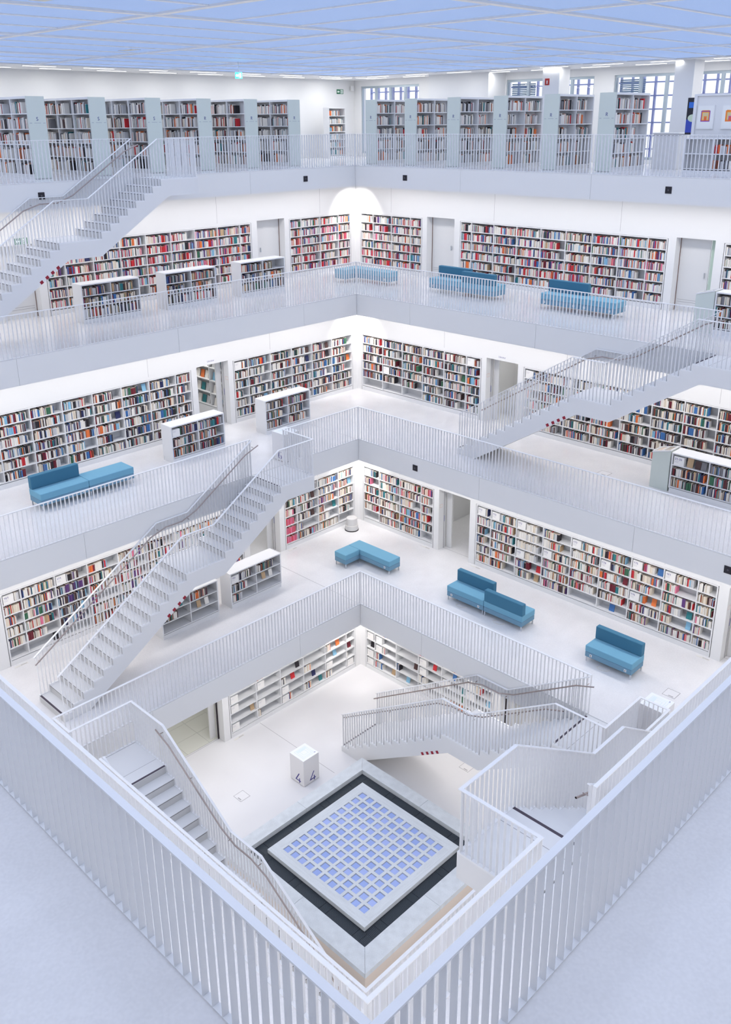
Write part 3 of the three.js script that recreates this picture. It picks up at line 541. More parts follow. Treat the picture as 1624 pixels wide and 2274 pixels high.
sofa(5, 'FR', 1.46, 2.71, 6.26, false, 'single blue sofa standing alone below the 175 and 181 shelves');
sofa(6, 'FL', -0.28, 2.28, 8.48, false, 'long blue sofa with half a backrest in front of the second gallery shelves', [[1.0, 2.28, true], [-0.28, 0.995, false]]);
sofa(7, 'FR', -7.5, -6.24, 10.74, false, 'blue sofa facing the hall, part of the third gallery pair near the bench');
sofa(7, 'FR', -6.23, -5.0, 10.74, true, 'blue sofa turned to the shelves, part of the third gallery pair');
sofa(7, 'FR', -3.42, -1.02, 10.78, false, 'long blue sofa with half a backrest behind the third gallery railing', [[-3.42, -2.13, true], [-2.125, -1.02, false]]);

// ------------------------------------------------------------------ sunken skylight on the lowest floor
{
  const y = 0.42, o0 = -2.83, o1 = 1.735, i0 = -2.49, i1 = 1.295, p0 = -2.155, p1 = 0.96;
  const g = thing('skylight_bench', 'square concrete bench surround of the glass-block skylight', 'bench', [0, LV[4], 0]);
  const mid = (o0 + o1) / 2, gap = 0.003;
  const slab = (q) => { const sh = new THREE.ExtrudeGeometry(new THREE.Shape(q.map(([x, z]) => new THREE.Vector2(x, -z))), { depth: 0.12, bevelEnabled: false }); sh.rotateX(-Math.PI / 2); part('bench_slab', sh, MAT.concrete, g, 0, 0.3, 0); };
  for (const [a, b, c, d] of [[o0, i0, o0 + gap, i0 + gap], [o1, i1, o0 + gap, i0 + gap]]) {      // mitred sides, each of two slabs
    slab([[c, a], [mid - gap, a], [mid - gap, b], [d, b]]); slab([[mid + gap, a], [o1 - gap, a], [i1 - gap, b], [mid + gap, b]]);
    slab([[a, c], [a, mid - gap], [b, mid - gap], [b, d]]); slab([[a, mid + gap], [a, o1 - gap], [b, i1 - gap], [b, mid + gap]]);
  }
  bar('bench_wall', MAT.clay, g, o0 + 0.01, o1 - 0.01, 0, 0.3, o0 + 0.01, i0 - 0.01); bar('bench_wall', MAT.clay, g, o0 + 0.01, o1 - 0.01, 0, 0.3, i1 + 0.01, o1 - 0.01);
  bar('bench_wall', MAT.clay, g, o0 + 0.01, i0 - 0.01, 0, 0.3, i0 - 0.01, i1 + 0.01); bar('bench_wall', MAT.clay, g, i1 + 0.01, o1 - 0.01, 0, 0.3, i0 - 0.01, i1 + 0.01);
  bar('bench_wall', MAT.dark, g, i0 - 0.01, i1 + 0.01, 0, 0.24, i0 - 0.01, i1 + 0.01);
  // dark open grating between bench and glass plate, in removable lengths
  const gr = thing('floor_grating', 'dark metal grating running round the glass-block skylight', 'grating', [0, LV[4] + 0.24, 0]);
  const mesh = canvas(128, 128, (c, w, h) => { c.fillStyle = 'rgb(20,20,28)'; c.fillRect(0, 0, w, h); c.fillStyle = 'rgb(92,104,112)'; for (let k = 0; k < 4; k++) { c.fillRect(k * 32, 0, 6, h); c.fillRect(0, k * 32, w, 6); } });
  mesh.wrapS = mesh.wrapT = THREE.RepeatWrapping;
  const GR = {}; const grate = (x0, x1, z0, z1) => {
    const w = x1 - x0, d = z1 - z0, key = w.toFixed(3) + d.toFixed(3);
    if (!GR[key]) { const t = mesh.clone(); t.repeat.set(Math.round(w / 0.12), Math.round(d / 0.12)); t.needsUpdate = true; GR[key] = mat(0xffffff, 0.6, { map: t, metalness: 0.3 }); }
    bar('grating_panel', GR[key], gr, x0 + 0.004, x1 - 0.004, 0.002, 0.06, z0 + 0.004, z1 - 0.004);
  };
  const parts = [0, 0.2, 1.0, 1.2, 2.0, 2.2, 3.0, 3.2, i1 - i0 - 0.33].map((v) => i0 + v * (i1 - i0 - 0.33) / (i1 - i0 - 0.33));
  for (let k = 0; k + 1 < parts.length; k++) { grate(parts[k], parts[k + 1], i0, p0); grate(parts[k] + 0.33, parts[k + 1] + 0.33, p1, i1); grate(i0, p0, parts[k] + 0.33, parts[k + 1] + 0.33); grate(p1, i1, parts[k], parts[k + 1]); }
  // plate with eleven by eleven glass blocks, each in its own pocket
  const pl = thing('glass_block_plate', 'pale concrete plate holding eleven by eleven blue glass blocks', 'skylight', [0, LV[4] + 0.24, 0]);
  const top = 0.18, t0 = -1.905, t1 = 0.71, n = 11, pitch = (t1 - t0 + 0.07) / n, open = pitch - 0.07;
  bar('plate_base', MAT.dark, pl, p0 + 0.01, p1 - 0.01, 0, 0.07, p0 + 0.01, p1 - 0.01);
  bar('plate_edge', MAT.concrete, pl, p0, p1, 0.07, top, p0, t0); bar('plate_edge', MAT.concrete, pl, p0, p1, 0.07, top, t1, p1); bar('plate_edge', MAT.concrete, pl, p0, t0, 0.07, top, t0, t1); bar('plate_edge', MAT.concrete, pl, t1, p1, 0.07, top, t0, t1);
  for (let k = 1; k < n; k++) { const a = t0 + k * pitch - 0.07; bar('plate_rib', MAT.concrete, pl, a, a + 0.07, 0.07, top, t0, t1); for (let j = 0; j < n; j++) { const b = t0 + j * pitch; bar('plate_rib', MAT.concrete, pl, b, b + open, 0.07, top, a, a + 0.07); } }
  const tileGeo = new RoundedBoxGeometry(open - 0.004, 0.06, open - 0.004, 2, 0.015), shades = [0, 1, 2].map((k) => { const m = MAT.glassTile.clone(); m.color = srgb(160 + k * 7, 180 + k * 5, 234 + k * 3); return m; });  // bluish glow from below is put into the block colour
  for (let i = 0; i < n; i++) for (let j = 0; j < n; j++) part('glass_block', tileGeo, pick(shades), pl, t0 + i * pitch + open / 2, 0.132, t0 + j * pitch + open / 2);
}

// ------------------------------------------------------------------ level cubes with floor plan on top
function cube(l, x, z, ch, label, size = 0.53, h = 0.8) {
  const face = mat(0xffffff, 0.4, { map: canvas(256, 384, (g, w, hh) => {
    g.fillStyle = '#e6e5e6'; g.fillRect(0, 0, w, hh); g.strokeStyle = g.fillStyle = '#221d78'; g.lineWidth = 15; g.lineCap = 'butt';
    if (ch === '4') { g.beginPath(); g.moveTo(168, 232); g.lineTo(106, 340); g.lineTo(196, 340); g.stroke(); g.beginPath(); g.moveTo(172, 300); g.lineTo(172, 372); g.stroke(); }
    else { g.font = '150px sans-serif'; g.textAlign = 'center'; g.fillText(ch, 150, 366); }
  }) }), top = mat(0xffffff, 0.3, { map: canvas(256, 256, (g, w, hh) => {
    g.fillStyle = '#eef1f4'; g.fillRect(0, 0, w, hh); g.strokeStyle = '#d9e6ec'; g.lineWidth = 5; for (const k of [40, 62, 90]) g.strokeRect(k, k, 256 - 2 * k, 256 - 2 * k);
    g.fillStyle = '#e0ebf0'; g.fillRect(48, 48, 40, 150); g.fillStyle = '#4b4a9a'; g.font = 'bold 30px sans-serif'; g.fillText(ch, 208, 40);
  }) });
  const g = thing('level_cube', label, 'cube', [x, LV[l], z]);
  const side = MAT.signWhite, m = shade(new THREE.Mesh(new THREE.BoxGeometry(size, h - 0.02, size), [face, side, top, side, face, side])); m.name = 'body'; m.position.y = h / 2 + 0.01; g.add(m);
  bar('base', MAT.doorEdge, g, -size / 2 + 0.02, size / 2 - 0.02, 0, 0.022, -size / 2 + 0.02, size / 2 - 0.02);
}
cube(4, -3.72, -1.6, '4', 'white cube marked 4 beside the skylight bench');
cube(5, 4.06, -4.8, '5', 'white cube with pale floor plan on top behind the near railing');
cube(5, 5.2, 1.2, '5', 'white cube marked 5 seen between the near railing bars');
cube(6, -7.0, -4.17, '6', 'white cube marked 6 at the head of the long staircase');

// ------------------------------------------------------------------ small fittings
for (const [side, l, s, label] of [['FL', 8, 0, 'black square camera plate on the top edge beside the S staircase'], ['FL', 8, -2 * M, 'black square camera plate on the top edge below the last R panels'], ['FR', 8, -2 * M, 'black square camera plate on the top edge left of the R shelves'], ['FR', 8, 0, 'black square camera plate on the top edge below the partition'], ['FR', 6, -M, 'black square camera plate on the slab above the angled bench'], ['FR', 6, M, 'black square camera plate on the slab above the 181 shelves']]) {
  const g = sideThing('camera_plate', label, 'camera', side, l, SGN[side] * s, RIM[l], 'black camera plates on the slab edges', null, -0.4);
  bar('plate', MAT.black, g, -0.085, 0.085, 0, 0.17, -0.012, 0); part('lens', new THREE.CylinderGeometry(0.022, 0.022, 0.012, 14).rotateX(Math.PI / 2), MAT.lampBody.clone(), g, 0, 0.085, -0.014).material.color.set(0x55535c);
}
{ // rolling step stool
  const g = thing('step_stool', 'grey round step stool standing in the shelf corner', 'stool', [-8.06, LV[5], -7.72]);
  part('skirt', new THREE.LatheGeometry([[0.0, 0.0], [0.225, 0.0], [0.225, 0.03], [0.0, 0.03]].map((v) => new THREE.Vector2(...v)), 28), MAT.rubber, g);
  part('body', new THREE.LatheGeometry([[0.215, 0.03], [0.205, 0.17], [0.19, 0.185], [0.175, 0.4], [0.165, 0.425], [0.0, 0.425]].map((v) => new THREE.Vector2(...v)), 28), MAT.bin, g); part('band', new THREE.TorusGeometry(0.197, 0.008, 8, 28).rotateX(Math.PI / 2), MAT.strip, g, 0, 0.18, 0);
}
for (const [l, x, z, w, d, label] of [[5, 3.64, -6.44, 0.3, 0.3, 'square floor outlet by the lone sofa'], [4, -4.37, -0.02, 0.3, 0.3, 'square floor outlet between the cube and the tiled doorway'], [4, -0.93, -4.86, 0.3, 0.3, 'square floor outlet in the shade of the skylight staircase'], [6, -0.02, -9.14, 0.3, 0.3, 'square floor outlet under the Literatur staircase']]) {
  const g = thing('floor_outlet', label, 'floor outlet', [x, LV[l], z], 0, 'square floor outlets');
  bar('lid', MAT.lid, g, -w / 2 + 0.008, w / 2 - 0.008, 0.0005, 0.003, -d / 2 + 0.008, d / 2 - 0.008);
  for (const k of [-1, 1]) { bar('frame', MAT.joint, g, -w / 2, w / 2, 0.0005, 0.0034, k * d / 2 - 0.004, k * d / 2 + 0.004); bar('frame', MAT.joint, g, k * w / 2 - 0.004, k * w / 2 + 0.004, 0.0005, 0.0034, -d / 2, d / 2); }
  bar('pull', MAT.joint, g, -0.02, 0.1, 0.003, 0.0045, d / 2 - 0.06, d / 2 - 0.03);
}
for (const [l, x, z, t, label] of [[5, -8.36, -5.45, Math.PI / 2, 'floor grille in front of the pink book shelves'], [5, 3.5, -8.36, 0, 'floor grille at the end of the 181 shelves'], [5, -8.36, 3.4, Math.PI / 2, 'floor grille below the 161 sign'], [4, -6.28, -1.44, Math.PI / 2, 'floor grille beside the tiled doorway'], [5, -3.5, -8.36, 0, 'floor grille at the start of the 172 shelves'], [5, -5.45, -8.36, 0, 'floor grille before the corner bookcase doorway']]) {
  const g = thing('floor_grille', label, 'floor grille', [x, LV[l], z], t, 'slotted floor grilles');
  bar('plate', MAT.strip, g, -0.17, 0.17, 0.0005, 0.003, -0.03, 0.03); for (let k = 0; k < 8; k++) bar('slot', MAT.joint, g, -0.005 + k * 0.02, 0.006 + k * 0.02, 0.003, 0.004, -0.02, 0.02);
}
// doors
const NOTICE = mat(0xffffff, 0.5, { map: canvas(130, 100, (g, w, h) => { g.fillStyle = '#efefec'; g.fillRect(0, 0, w, h); g.strokeStyle = '#d98a80'; g.lineWidth = 6; g.strokeRect(4, 4, w - 8, h - 8); g.fillStyle = '#c9c6c2'; g.fillRect(24, 34, 80, 6); g.fillRect(24, 52, 66, 6); }) });
function doorSet(l, side, [a, b], n, label, style) {
  const sg = SGN[side], x0 = sg > 0 ? a : -b, x1 = sg > 0 ? b : -a, w = x1 - x0;
  const g = sideThing('door_' + n, label, null, side, l, (x0 + x1) / 2, WALL[l], null, 'structure');
  const k = side === 'FL' ? -1 : 1, mb = (name, m, x0, x1, ...r) => bar(name, m, g, k * x0, k * x1, ...r), j = w / 2;   // k: which jamb faces the hall's far view
  if (style === 'closed' || style === 'glass') {
    mb('leaf', MAT.door, -j + (style === 'glass' ? 0.24 : 0.012), j - 0.012, 0.008, 2.01, 0.3, 0.35); mb('edge', MAT.doorEdge, j - 0.012, j - 0.002, 0.005, 2.01, 0.28, 0.3);
    mb('kick_groove', MAT.joint, -j + 0.3, j - 0.06, 0.24, 0.25, 0.297, 0.3); mb('kick_groove', MAT.joint, -j + 0.3, j - 0.06, 0.3, 0.31, 0.297, 0.3); mb('handle', MAT.chrome, -j + 0.32, -j + 0.34, 0.95, 1.1, 0.25, 0.3);
    if (style === 'glass') mb('side_light', MAT.sideGlass, -j + 0.01, -j + 0.22, 0.008, 2.01, 0.31, 0.34);
  } else {                                                                // open passage with a sliding leaf in its pocket and a notice on the jamb
    mb('pocket_leaf', MAT.door, j - 0.2, j - 0.012, 0.008, 2.01, 0.38, 0.43); mb('seal', l === 4 ? MAT.dark : MAT.joint, j - (l === 4 ? 0.04 : 0.012), j - 0.001, 0.005, 2.015, 0.24, 0.262); mb('seal', MAT.joint, j - 0.01, j - 0.001, 0.005, 2.015, 0.32, 0.335);
    mb('lock_plate', MAT.lock, j - 0.018, j - 0.0115, 0.9, 1.1, 0.244, 0.258);
    if (l !== 4) { const q = part('notice', new THREE.PlaneGeometry(0.13, 0.1), NOTICE, g, k * (j - 0.0015), 1.45, 0.11); q.rotation.y = -k * Math.PI / 2; }
    bar('threshold', MAT.joint, g, -j, j, 0.0005, 0.002, 0.25, 0.262);
  }
}
doorSet(7, 'FL', OPEN[7].FL.doors[0], 1, 'closed pale grey door between two third gallery bookcases', 'closed');
doorSet(7, 'FL', OPEN[7].FL.doors[1], 2, 'closed door below the green exit sign', 'closed');
doorSet(7, 'FR', OPEN[7].FR.doors[0], 3, 'closed pale door beside the third gallery corner shelves', 'closed');
doorSet(7, 'FR', OPEN[7].FR.doors[1], 4, 'pale door with a green glass side strip', 'glass');
doorSet(6, 'FL', OPEN[6].FL.doors[0], 5, 'open doorway under the Literatur lettering with a display rack inside', 'open');
doorSet(6, 'FR', OPEN[6].FR.doors[0], 6, 'open doorway under the Literatur lettering with a white desk inside', 'open');
doorSet(5, 'FL', OPEN[5].FL.doors[0], 7, 'doorway behind the long staircase', 'open');
doorSet(5, 'FR', OPEN[5].FR.doors[0], 8, 'open doorway between the first gallery bookcases with a shelf inside', 'open');
doorSet(5, 'FR', OPEN[5].FR.doors[1], 9, 'doorway at the end of the 181 shelves', 'open');
doorSet(4, 'FL', OPEN[4].FL.doors[0], 10, 'open doorway to the tiled lobby of the lowest floor', 'open');
doorSet(4, 'FR', OPEN[4].FR.doors[0], 11, 'open doorway behind the skylight staircase', 'open');
// rooms behind the open doorways: side walls, an added unseen lamp and what shows inside
function backRoom(l, side, s, depth, half, light) {
  const sg = SGN[side], w = WALL[l] + WT;
  structure('wall_room', mergeGeometries([boxGeo(-half, half, 0, CLEAR, depth, depth + 0.1), boxGeo(-half - 0.1, -half, 0, CLEAR, 0, depth), boxGeo(half, half + 0.1, 0, CLEAR, 0, depth)]), MAT.wall, 'white walls of the side room behind a doorway', sidePos(side, sg * s, LV[l], w + 0.001), ANG[side]);
  const g = sideThing('added_room_lamp', `added unseen lamp in the room behind the ${{ 4: 'lowest', 5: 'first', 6: 'second' }[l]} ${side === 'FL' ? 'doorway on the S side' : 'doorway on the R side'}${s > 0 ? ' by 181' : ''}`, 'ceiling lamp', side, l, sg * s, w + depth / 2, 'added side room lamps', null, CLEAR);
  bar('housing', MAT.lampBody, g, -0.33, 0.33, -0.02, -0.001, -0.33, 0.33); bar('diffuser', MAT.lampGlow, g, -0.3, 0.3, -0.028, -0.019, -0.3, 0.3);
  const [x, y, z] = sidePos(side, sg * s, LV[l] + CLEAR - 0.05, w + depth / 2); areaLight(x, y, z, 0.6, 0.6, light, new THREE.Color(1, 0.99, 0.97));
}
backRoom(6, 'FL', -4.6, 2.6, 1.9, 22); backRoom(6, 'FR', -4.4, 3.0, 1.9, 22); backRoom(5, 'FL', -4.45, 2.2, 1.5, 12); backRoom(5, 'FR', -4.45, 2.8, 1.6, 14); backRoom(5, 'FR', 4.45, 2.2, 1.5, 12); backRoom(4, 'FL', 0, 3.0, 2.2, 14); backRoom(4, 'FR', 0, 3.0, 2.2, 14);
{ // tiles of the lobby floor
  const f = structure('floor_tiles', boxGeo(-2.2, 2.2, 0.0005, 0.002, 0.3, 3.3), MAT.joint, 'pale stone tiles of the lobby behind the lowest doorway', sidePos('FL', 0, LV[4], WALL[4]), ANG.FL);
  for (let i = 0; i < 6; i++) for (let j = 0; j < 5; j++) bar('tile', MAT.tileFloor, f, -2.2 + i * 0.733 + 0.004, -2.2 + (i + 1) * 0.733 - 0.004, 0.001, 0.008, 0.3 + j * 0.6 + 0.004, 0.9 + j * 0.6 - 0.004);
}
{ // display rack, plain shelf and desk seen through the doorways
  const g = thing('display_rack', 'white rack of face-out magazines behind the Literatur doorway', 'rack', [-11.95, LV[6], -5.05], Math.PI), cells = shelving(g, 2.0, 0.35, 2.0, 4, [-0.35, 0.5], 0.3); bar('plinth', MAT.shelf, g, -1.03, 1.03, 0, 0.33, 0.01, 0.3);
  for (const c of cells) for (let k = 0, n = Math.floor((c.b - c.a) / 0.24); k < n; k++) faceOut(g, c.b - 0.14 - k * 0.23, c.base, 0.07, 0.17, 0.25, pick('owwgtwws'), { key: 'rack' });
  const h = thing('room_bookcase', 'white bookcase standing inside the first gallery doorway', 'bookcase', [-4.28, LV[5], -10.5], -Math.PI / 2), cc = shelving(h, 1.5, 0.2, 1.9, 5, [], 0.32); bar('plinth', MAT.shelf, h, -0.78, 0.78, 0, 0.18, 0.01, 0.32);
  for (const c of cc) if (c.r < 3) fillRow(h, c.a, c.b, c.base, 0.2, 'tehgkw', 0.7, { key: 'rack' }, 0.25);
  const d = thing('desk', 'white desk inside the doorway beyond the dark-book corner case', 'desk', [-4.3, LV[6], -12.1]);
  rbar('desk_top', MAT.shelf, d, -0.8, 0.8, 0.7, 0.74, -0.4, 0.4); for (const x of [-0.75, 0.75]) for (const z of [-0.35, 0.35]) bar('leg', MAT.shelf, d, x - 0.025, x + 0.025, 0, 0.7, z - 0.025, z + 0.025); bar('modesty_panel', MAT.shelf, d, -0.75, 0.75, 0.3, 0.7, -0.38, -0.36);
  const mo = thing('monitor', 'white monitor standing on the desk inside the doorway', 'monitor', [-4.2, LV[6] + 0.74, -12.2]); bar('foot', MAT.shelf, mo, -0.1, 0.1, 0, 0.015, -0.08, 0.08); bar('stem', MAT.shelf, mo, -0.02, 0.02, 0.015, 0.15, -0.01, 0.01); rbar('screen', MAT.shelf, mo, -0.26, 0.26, 0.12, 0.44, -0.02, 0.02);
}
// lettering over the second gallery doorways
{
  const tx = canvas(512, 128, (g, w, h) => { g.clearRect(0, 0, w, h); g.fillStyle = 'rgb(222,220,224)'; g.fillRect(0, 0, w, h); g.fillStyle = '#56529a'; g.font = '78px sans-serif'; g.textBaseline = 'middle'; g.fillText('\u2191 Literatur', 14, 66); });
  for (const [side, label] of [['FL', 'grey arrow and word Literatur over the display rack doorway'], ['FR', 'grey arrow and word Literatur over the desk doorway']]) {
    const g = sideThing('wall_lettering', label, 'lettering', side, 6, SGN[side] * -4.4, WALL[6], null, null, 2.07);
    const m = part('letters', new THREE.PlaneGeometry(0.44, 0.11), mat(0xffffff, 0.65, { map: tx, alphaMap: LETTERALPHA(), transparent: true }), g, 0, 0.055, -0.002); m.rotation.y = Math.PI;
  }
}
function LETTERALPHA() { const t = canvas(512, 128, (g, w, h) => { g.fillStyle = '#000'; g.fillRect(0, 0, w, h); g.fillStyle = '#fff'; g.font = '78px sans-serif'; g.textBaseline = 'middle'; g.fillText('\u2191 Literatur', 14, 66); }); t.colorSpace = THREE.NoColorSpace; return t; }
// exit signs
function exitMaterial(lit, arrow) {
  const t = canvas(256, 128, (g, w, h) => {
    g.fillStyle = lit ? '#3fd8c4' : '#1d6f4c'; g.fillRect(0, 0, w, h); g.fillStyle = '#f2fff8';
    g.fillRect(128, 8, 6, 112); const ax = arrow; g.beginPath(); g.moveTo(20, 64); g.lineTo(64, 24); g.lineTo(64, 50); g.lineTo(110, 50); g.lineTo(110, 78); g.lineTo(64, 78); g.lineTo(64, 104); g.fill();
    g.fillRect(160, 14, 72, 100); g.fillStyle = lit ? '#3fd8c4' : '#1d6f4c'; g.beginPath(); g.arc(196, 30, 9, 0, 7); g.fill(); g.fillRect(188, 40, 18, 36); g.fillRect(180, 74, 12, 30); g.fillRect(200, 74, 12, 34); g.fillRect(172, 48, 18, 8);
  });
  return mat(0xffffff, 0.4, lit ? { map: t, emissive: new THREE.Color(0.8, 0.8, 0.8), emissiveMap: t } : { map: t });
}
{
  let g = sideThing('exit_sign', 'green exit sign on the wall over the third gallery door', 'exit sign', 'FL', 7, -0.14, WALL[7], null, null, 2.02); bar('plate', MAT.signWhite, g, -0.19, 0.19, 0.0, 0.19, -0.01, 0); part('pictogram', new THREE.PlaneGeometry(0.36, 0.17), exitMaterial(false), g, 0, 0.095, -0.012).rotation.y = Math.PI;
  g = sideThing('exit_sign', 'green exit sign on the wall beside the magazine rack', 'exit sign', 'FL', 8, -16.58, OUT, null, null, 2.42); bar('plate', MAT.signWhite, g, -0.2, 0.2, 0, 0.2, -0.01, 0); part('pictogram', new THREE.PlaneGeometry(0.38, 0.18), exitMaterial(false), g, 0, 0.1, -0.012).rotation.y = Math.PI;
  g = thing('exit_sign', 'glowing cyan exit sign hanging from the ceiling over the R shelves', 'exit sign', [-10.56, LV[8] + 2.52, -6.0], Math.PI / 4); bar('box', MAT.signWhite, g, -0.1, 0.1, 0, 0.17, -0.02, 0.02); part('pictogram', new THREE.PlaneGeometry(0.19, 0.16), exitMaterial(true), g, 0, 0.085, 0.022); bar('rod', MAT.window, g, -0.006, 0.006, 0.17, 0.44, -0.006, 0.006);
  const pl = new THREE.PointLight(new THREE.Color(0.3, 1, 0.9), 0.12, 4); pl.position.set(-10.52, LV[8] + 2.6, -5.94); pl.castShadow = true; scene.add(pl);
  g = sideThing('fire_sign', 'small red extinguisher sign on the square pillar', 'sign', 'FR', 8, 6.72, 15.5, null, null, 2.42); bar('plate', mat(srgb(176, 40, 32), 0.5), g, -0.085, 0.085, 0, 0.2, -0.008, 0); bar('symbol', MAT.signWhite, g, -0.02, 0.02, 0.04, 0.14, -0.0095, -0.008);
  g = sideThing('wall_speaker', 'small white loudspeaker high in the top floor corner', 'speaker', 'FL', 8, -17.2, OUT - 0.16, null, null, 2.55); rbar('body', MAT.lampBody, g, -0.06, 0.06, 0, 0.2, 0, 0.12);
}
// top floor corner: magazine rack and a narrow door
{
  const g = sideThing('magazine_rack', 'narrow white shelf with books against the plain wall by the corner', 'bookcase', 'FL', 8, -15.35, 16.3, null), cells = shelving(g, 0.86, 0.12, 1.86, 6, [], 0.32); bar('plinth', MAT.shelf, g, -0.46, 0.46, 0, 0.1, 0.01, 0.32);
  for (const c of cells) fillRow(g, c.a, c.b, c.base, 0.2, 'wwgctsho', rr(0.6, 0.95), { key: 'top' }, 0.2);
  const d = sideThing('door_12', 'narrow white door with a dark glass slit in the plain wall', null, 'FL', 8, -13.2, OUT - 0.05, null, 'structure'); bar('leaf', MAT.door, d, -0.5, 0.5, 0.01, 2.05, 0, 0.045); bar('slit', MAT.dark, d, 0.0, 0.1, 0.3, 1.9, -0.004, 0); for (const k of [-1, 1]) bar('frame', MAT.wall, d, k * 0.53 - 0.03, k * 0.53 + 0.03, 0, 2.1, -0.02, 0.05); bar('frame', MAT.wall, d, -0.56, 0.56, 2.06, 2.12, -0.02, 0.05);
}
// exhibition partition with two framed prints, low magazine shelf and counter
{
  const w = thing('exhibition_partition', 'white framed exhibition partition carrying two prints on the top floor', 'partition', [0.55, LV[8], -13.6]);
  bar('panel', MAT.wall, w, -1.25, 1.25, 0.0, 1.93, -0.05, 0); bar('frame', MAT.shelf, w, -1.3, -1.22, 0, 1.98, -0.06, 0.05); bar('frame', MAT.shelf, w, 1.22, 1.3, 0, 1.98, -0.06, 0.05); bar('frame', MAT.shelf, w, -1.22, 1.22, 1.93, 1.98, -0.06, 0.05);
  const print = (a, b) => canvas(256, 330, (g, W, Hh) => {
    g.fillStyle = '#f1f1ef'; g.fillRect(0, 0, W, Hh); g.fillStyle = a; g.fillRect(52, 70, 150, 160); g.fillStyle = '#f09a3c'; g.fillRect(66, 62, 122, 10); g.fillRect(64, 84, 126, 132); g.fillStyle = '#d9c79a'; g.fillRect(80, 98, 94, 104); g.fillStyle = b; g.fillRect(102, 150, 50, 66); g.fillStyle = '#e8683c'; g.fillRect(112, 166, 30, 50);
  });
  for (const [x, a, b, label] of [[-0.95, '#8e3fa0', '#f28a3a', 'framed print with a purple and orange arch'], [-0.28, '#f07a2c', '#cf4f9a', 'framed print with an orange border and pink arch']]) {
    const f = thing('framed_print', label + ' on the exhibition partition', 'picture', [0.55 + x, LV[8] + 1.1, -13.6]); bar('frame', MAT.signWhite, f, -0.235, 0.235, 0, 0.6, 0.001, 0.03); part('print', new THREE.PlaneGeometry(0.43, 0.56), mat(0xffffff, 0.5, { map: print(a, b) }), f, 0, 0.3, 0.032);
  }
  const m = thing('magazine_shelf', 'low white magazine shelf in front of the exhibition partition', 'shelf', [0.6, LV[8], -12.95], Math.PI), cells = shelving(m, 2.4, 0.1, 0.86, 2, [-0.4, 0.4], 0.36); bar('plinth', MAT.shelf, m, -1.22, 1.22, 0, 0.08, 0.01, 0.36);
  for (const c of cells) if (c.i < 2) fillRow(m, c.a, c.b, c.base, 0.2, 'gwhkro', 0.8, { key: 'top' }, 0.24);
  const p = thing('wall_poster', 'narrow dark poster with blue shapes beside the pillar', 'poster', [-0.93, LV[8] + 0.95, -13.9], 0); bar('board', mat(0xffffff, 0.5, { map: canvas(64, 256, (g, W, Hh) => { g.fillStyle = '#20202c'; g.fillRect(0, 0, W, Hh); g.fillStyle = '#2f6fd0'; g.fillRect(8, 30, 40, 40); g.fillStyle = '#3a4fb8'; g.fillRect(0, 150, W, 90); g.fillStyle = '#cfe0c8'; g.beginPath(); g.arc(34, 140, 26, 0, 7); g.fill(); }) }), p, -0.16, 0.16, 0, 0.95, -0.01, 0.01); bar('stand', MAT.window, p, -0.012, 0.012, -0.95, 0, -0.008, 0.008);
  const c = thing('counter', 'white counter with a dark top edge near the tall window', 'counter', [-1.75, LV[8], -14.6]); bar('body', MAT.shelf, c, -0.5, 0.25, 0, 0.92, -0.25, 0.25); rbar('top', MAT.shelf, c, -0.53, 0.28, 0.96, 1.0, -0.28, 0.28); bar('gap', MAT.black, c, -0.5, 0.25, 0.92, 0.96, -0.25, 0.25);
}

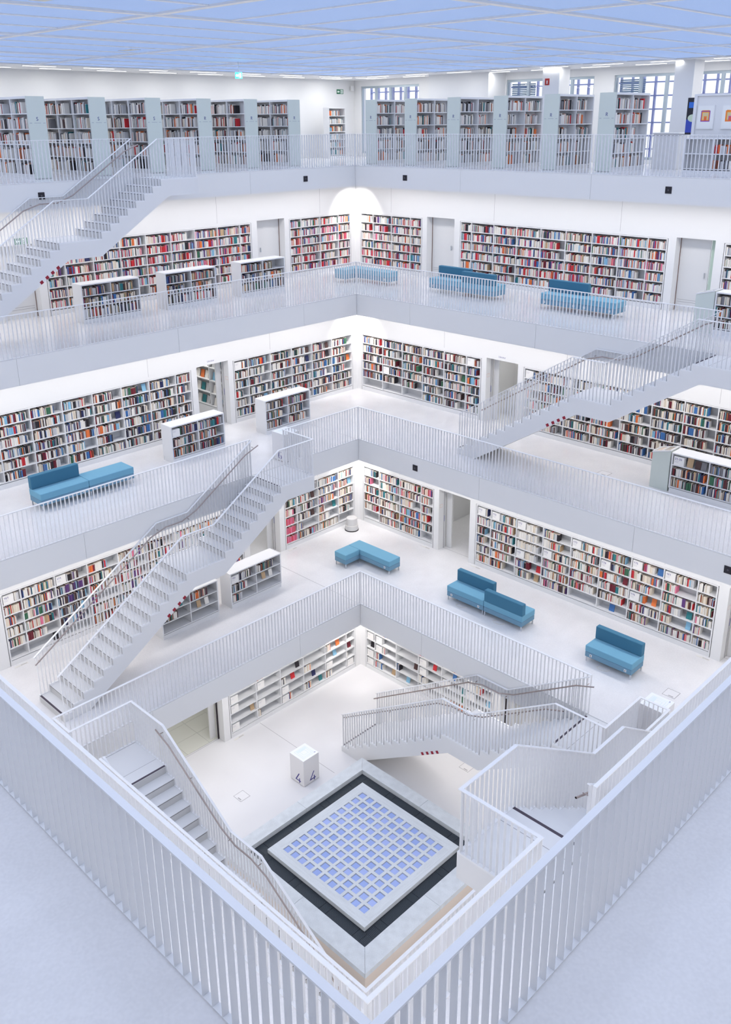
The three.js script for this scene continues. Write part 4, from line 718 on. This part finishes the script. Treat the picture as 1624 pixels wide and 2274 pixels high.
// ------------------------------------------------------------------ books: the largest ones singly, all others as one mass
{
  const V = new THREE.Vector3(), cand = [];
  camera.updateMatrixWorld(true); camera.updateProjectionMatrix();
  scene.updateMatrixWorld(true);
  const view = new THREE.Matrix4().multiplyMatrices(camera.projectionMatrix, camera.matrixWorldInverse);
  for (const b of BOOKS) {
    b.m = new THREE.Matrix4().makeTranslation(b.x, b.y, b.z).premultiply(b.root.matrixWorld);
    V.set(0, b.h / 2, 0).applyMatrix4(b.m); const dist = V.distanceTo(camera.position); V.applyMatrix4(view);
    b.seen = Math.abs(V.x) < 0.985 && Math.abs(V.y) < 0.985 ? b.h * b.w / dist / dist : 0;
    if (b.cname && b.seen && b.bay && !b.face && (b.key === 'FR51' || b.key === 'big' || (b.key === 'FL51' && b.bay < 3))) cand.push(b);
  }
  cand.sort((p, q) => q.seen - p.seen); const single = new Set(cand.slice(0, 296));
  // one book: boards and spine as a U around the block of pages; x thickness, y height, z depth from the spine
  const cover = mergeGeometries([boxGeo(-0.5, -0.42, 0, 1, 0, 1), boxGeo(0.42, 0.5, 0, 1, 0, 1), boxGeo(-0.42, 0.42, 0, 1, 0, 0.06)]), pages = boxGeo(-0.42, 0.42, 0.012, 0.965, 0.06, 0.975);
  const cm = {};
  for (const b of single) {
    const o = new THREE.Group(); o.name = numbered('book'); o.applyMatrix4(b.m); o.scale.set(b.w, b.h, b.d); scene.add(o);
    const big = b.h > 0.215 ? 'tall' : b.w > 0.027 ? 'thick' : b.w < 0.018 ? 'slim' : 'small';
    tag(o, `${big} ${CNAME[b.code]} book, ${ordinal(b.n)} from left, ${ordinal(b.row)} shelf, ${ordinal(b.bay)} bay, ${b.cname}`, 'book', 'books singled out on the nearest shelves');
    const step = Math.round(b.v * 12) / 12, [r, g, bl] = PAL[b.code], key = b.code + step;
    cm[key] ??= mat(srgb(r, g, bl).multiplyScalar(step), 0.6);
    part('cover', cover, cm[key], o); part('pages', pages, MAT.page, o);
  }
  // the mass: one geometry with the cover and page colours as vertex colours
  const rest = BOOKS.filter((b) => !single.has(b)), N = rest.length, pos = new Float32Array(N * 108), nor = new Float32Array(N * 108), col = new Float32Array(N * 108);
  const unit = new THREE.BoxGeometry(1, 1, 1).toNonIndexed(), up = unit.attributes.position.array, un = unit.attributes.normal.array;
  const P = new THREE.Vector3(), R = new THREE.Matrix3(), lean = new THREE.Matrix4(), page = srgb(222, 208, 194), c = new THREE.Color(); let at = 0;
  for (const b of rest) {
    const m = b.m.clone(); if (b.lean) m.multiply(lean.makeRotationX(b.lean)); R.getNormalMatrix(m);
    const [r, g, bl] = PAL[b.code]; c.copy(srgb(r, g, bl)).multiplyScalar(b.v);
    for (let k = 0; k < 36; k++) {
      P.set(up[k * 3] * b.w, (up[k * 3 + 1] + 0.5) * b.h + 0.001, (up[k * 3 + 2] + 0.5) * b.d).applyMatrix4(m); P.toArray(pos, at);
      P.set(un[k * 3], un[k * 3 + 1], un[k * 3 + 2]).applyMatrix3(R).normalize(); P.toArray(nor, at);
      const q = Math.abs(un[k * 3 + 1]) > 0.5 || un[k * 3 + 2] > 0.5 ? page : c; col[at] = q.r; col[at + 1] = q.g; col[at + 2] = q.b; at += 3;
    }
  }
  const g = new THREE.BufferGeometry(); g.setAttribute('position', new THREE.BufferAttribute(pos, 3)); g.setAttribute('normal', new THREE.BufferAttribute(nor, 3)); g.setAttribute('color', new THREE.BufferAttribute(col, 3));
  const o = shade(new THREE.Mesh(g, mat(0xffffff, 0.65, { vertexColors: true }))); o.name = 'shelved_books'; scene.add(o);
  tag(o, 'thousands of books packed on all the other shelves', 'books', null, 'stuff');
  console.log('books', BOOKS.length, 'single', single.size, 'cand', cand.length);
}
scene.traverse((o) => { if (o.isMesh) { o.castShadow = true; o.receiveShadow = true; } });
renderer.render(scene, camera);
